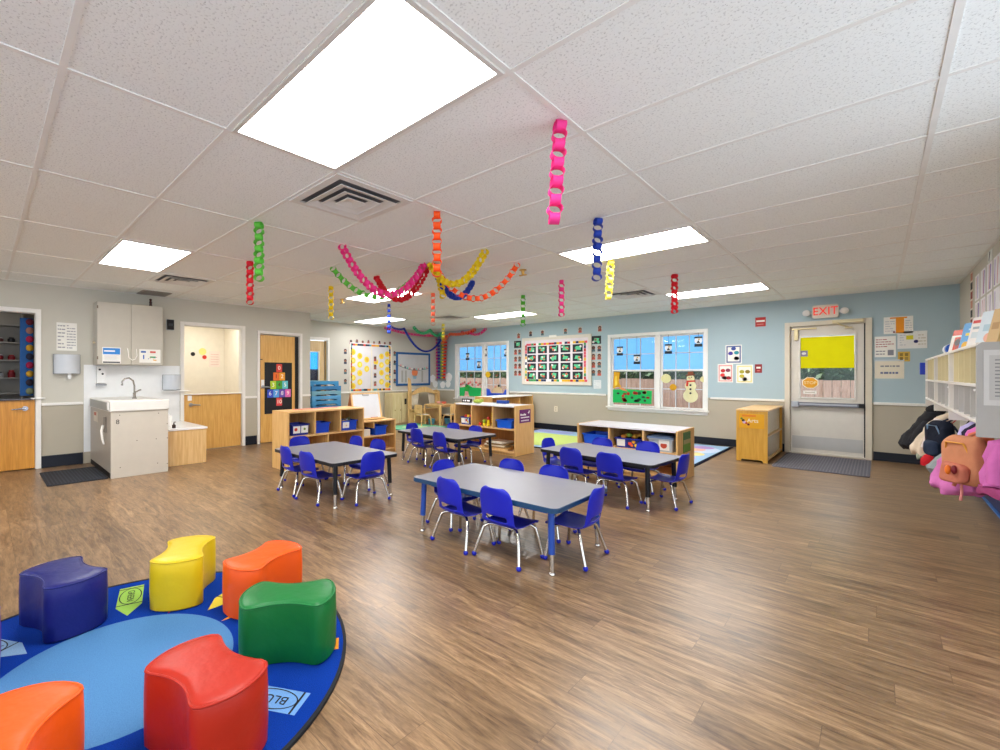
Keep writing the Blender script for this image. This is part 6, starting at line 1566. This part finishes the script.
def backpack(label, x, y, w, d, h, top, col, pocket, rz, accent=None, seed=0):
    t = hang('backpack', label, 'backpack', x, y); t.rotation_euler = (0, 0, rz)
    o = rrect(-w/2, w/2, 0, h, min(w, h)*.28, 8)
    def wob(v, a=.016):
        q = Vector(v)*16+Vector((seed*3.1, 0, 0)); n = noise.noise_vector(q)
        return (v[0]+n.x*a, v[1]+n.y*a*1.3, v[2]+n.z*a)
    def lay(s, yy): return [wob((p[0]*s, yy, -top-h+h/2+(p[1]-h/2)*s)) for p in o]
    b = MB(); ys = [(.80, .0), (.95, -.03), (1, -d*.3), (1, -d*.6), (.96, -d*.85), (.82, -d), (.55, -d*1.03), (.25, -d*1.03)]; rows = [lay(*q) for q in ys]; n = len(o); L = len(rows)
    b.add([v for r in rows for v in r], [(j*n+i, j*n+(i+1) % n, (j+1)*n+(i+1) % n, (j+1)*n+i) for j in range(L-1) for i in range(n)]+[tuple(range(n)), tuple((L-1)*n+i for i in range(n))])
    b.build('body', cloth(col, .8, 12), t, smooth=70, sub=1)
    o2 = rrect(-w*.34, w*.34, .04*h, .45*h, .04, 6); n2 = len(o2)
    r2 = [[wob((p[0]*s, yy, -top-h+.22*h+(p[1]-.22*h)*s), .01) for p in o2] for s, yy in ((1.0, -d*.85), (1.02, -d-.02), (.86, -d-.04), (.4, -d-.042))]
    b = MB(); b.add([v for r in r2 for v in r], [(j*n2+i, j*n2+(i+1) % n2, (j+1)*n2+(i+1) % n2, (j+1)*n2+i) for j in range(3) for i in range(n2)]+[tuple(range(n2)), tuple(3*n2+i for i in range(n2))])
    b.build('pocket', cloth(pocket, .8, 14), t, smooth=70, sub=1)
    b = MB(); b.tube([(-.03, -.02, -top-.01), (-.02, .03, -top*.4), (0, .07, .0), (.02, .03, -top*.4), (.03, -.02, -top-.01)], .007, 8); b.build('handle', cloth(pocket), t, smooth=60)
    for sx in (-1, 1):
        b = MB(); b.tube([(sx*w*.25, .0, -top-.04), (sx*w*.46, .02, -top-h*.4), (sx*w*.44, .01, -top-h*.8), (sx*w*.45, -.03, -top-h-.03)], .011, 8, flat=.5); b.build('strap', cloth(pocket), t, smooth=60)
    if accent:
        b = MB(); b.tube([(-w*.36, -d*.8, -top-h*.55), (-w*.22, -d-.012, -top-h*.14), (w*.22, -d-.012, -top-h*.14), (w*.36, -d*.8, -top-h*.55)], .006, 6); b.build('zip', paint(accent, .5), t, smooth=60)
    return t
backpack('dark navy backpack with a pale blue zip and a long hanging strap', .43, 5.68, .22, .10, .31, .035, '1a2030', '28344a', R(-62), '8fb0d0', 1)
t = hang('bag_strap', 'long black strap hanging down from the navy backpack almost to the floor', 'strap', .355, 5.50)
b = MB(); b.tube([(.185, .02, .005), (.03, 0, -.30), (.0, 0, -.45), (.0, 0, -.52), (.0, 0, -.56)], [.010, .016, .016, .016, .013], 8, flat=.35); b.build('strap', cloth('1c1c20'), t, smooth=60)
for k, (y, c, nm) in enumerate(((5.16, 'c2b9e6', 'lavender'), (4.98, '26203a', 'dark purple'), (4.80, 'e07ac0', 'pink'), (4.60, 'e8835c', 'orange'))):
    t = hang('jacket', nm+' garment under the nearest cubby, %s of four from the far end' % ORD[k], 'jacket', .50, y)
    draped([(.0, .02, 0, .02, .03), (-.04, .0, 0, .05, .065), (-.12, -.01, 0, .06, .075), (-.24, -.02, 0, .065, .08), (-.32, -.02, 0, .06, .075)], fold=.14, seed=20+k).build('body', cloth(c), t, smooth=70)
    b = MB(); b.tube([(-.03, -.05, -.06), (-.06, -.06, -.18), (-.075, -.055, -.28)], [.022, .026, .022], 8); b.build('sleeve', cloth(c), t, smooth=70)
t = hang('jacket', 'mauve pink jacket with a wide hem behind the peach backpack', 'jacket', .40, 4.60)
draped([(-.02, .12, 0, .02, .03), (-.10, .03, 0, .06, .08), (-.24, -.0, 0, .09, .12), (-.34, -.01, 0, .11, .15), (-.40, -.015, 0, .12, .17), (-.43, -.015, 0, .11, .16)], fold=.10, seed=31).build('body', cloth('cf74b4'), t, smooth=70)
t = hang('tote_bag', 'grey cloth bag corner sticking out left of the peach backpack', 'bag', .36, 4.90)
draped([(.0, .16, 0, .015, .02), (-.12, .10, 0, .025, .04), (-.26, .01, 0, .06, .08), (-.33, -.02, 0, .08, .09), (-.37, -.0, 0, .05, .07)], fold=.08, seed=33).build('cloth', cloth('8f9a9a'), t, smooth=70)
backpack('large peach patterned backpack hanging at the front of the coats', .445, 4.32, .25, .11, .31, .03, 'cc8a66', 'c4765e', R(-54), 'e0a03a', 2)
t = hang('bag_charm', 'orange and dark red charm on the front of the peach backpack', 'charm', .315, 4.20)
b = MB(); b.ball((0, 0, -.24), (.014, .014, .03), 10, 8); b.build('charm', paint('ee7a1f', .5), t, smooth=60); b = MB(); b.ball((.026, -.01, -.235), (.014, .014, .028), 10, 8); b.build('charm', paint('7a1a22', .5), t, smooth=60)
t = hang('bag_strap', 'thin pinkish strap hanging below the peach backpack', 'strap', .372, 4.245)
b = MB(); b.tube([(.0, 0, -.25), (.005, 0, -.38), (0, 0, -.43)], [.006, .007, .008], 8); b.build('strap', cloth('d88a86'), t, smooth=60)
t = hang('jacket', 'big orchid pink jacket at the right edge of the picture', 'jacket', .56, 4.02)
draped([(.0, .0, .02, .03, .03), (-.03, .0, .0, .09, .07), (-.12, .0, -.02, .12, .09), (-.22, .0, -.03, .135, .10), (-.285, .0, -.03, .14, .10)], fold=.10, seed=35).build('body', cloth('cc6cb0'), t, smooth=70)
draped([(-.28, .0, -.03, .145, .105), (-.31, .0, -.03, .147, .107), (-.33, .0, -.03, .14, .10)], fold=.08, seed=36).build('hem', cloth('a5487a'), t, smooth=70)
b = MB(); b.tube([(-.06, -.06, -.05), (-.09, -.10, -.15), (-.09, -.11, -.26)], [.03, .036, .03], 10); b.build('sleeve', cloth('c868aa'), t, smooth=70)
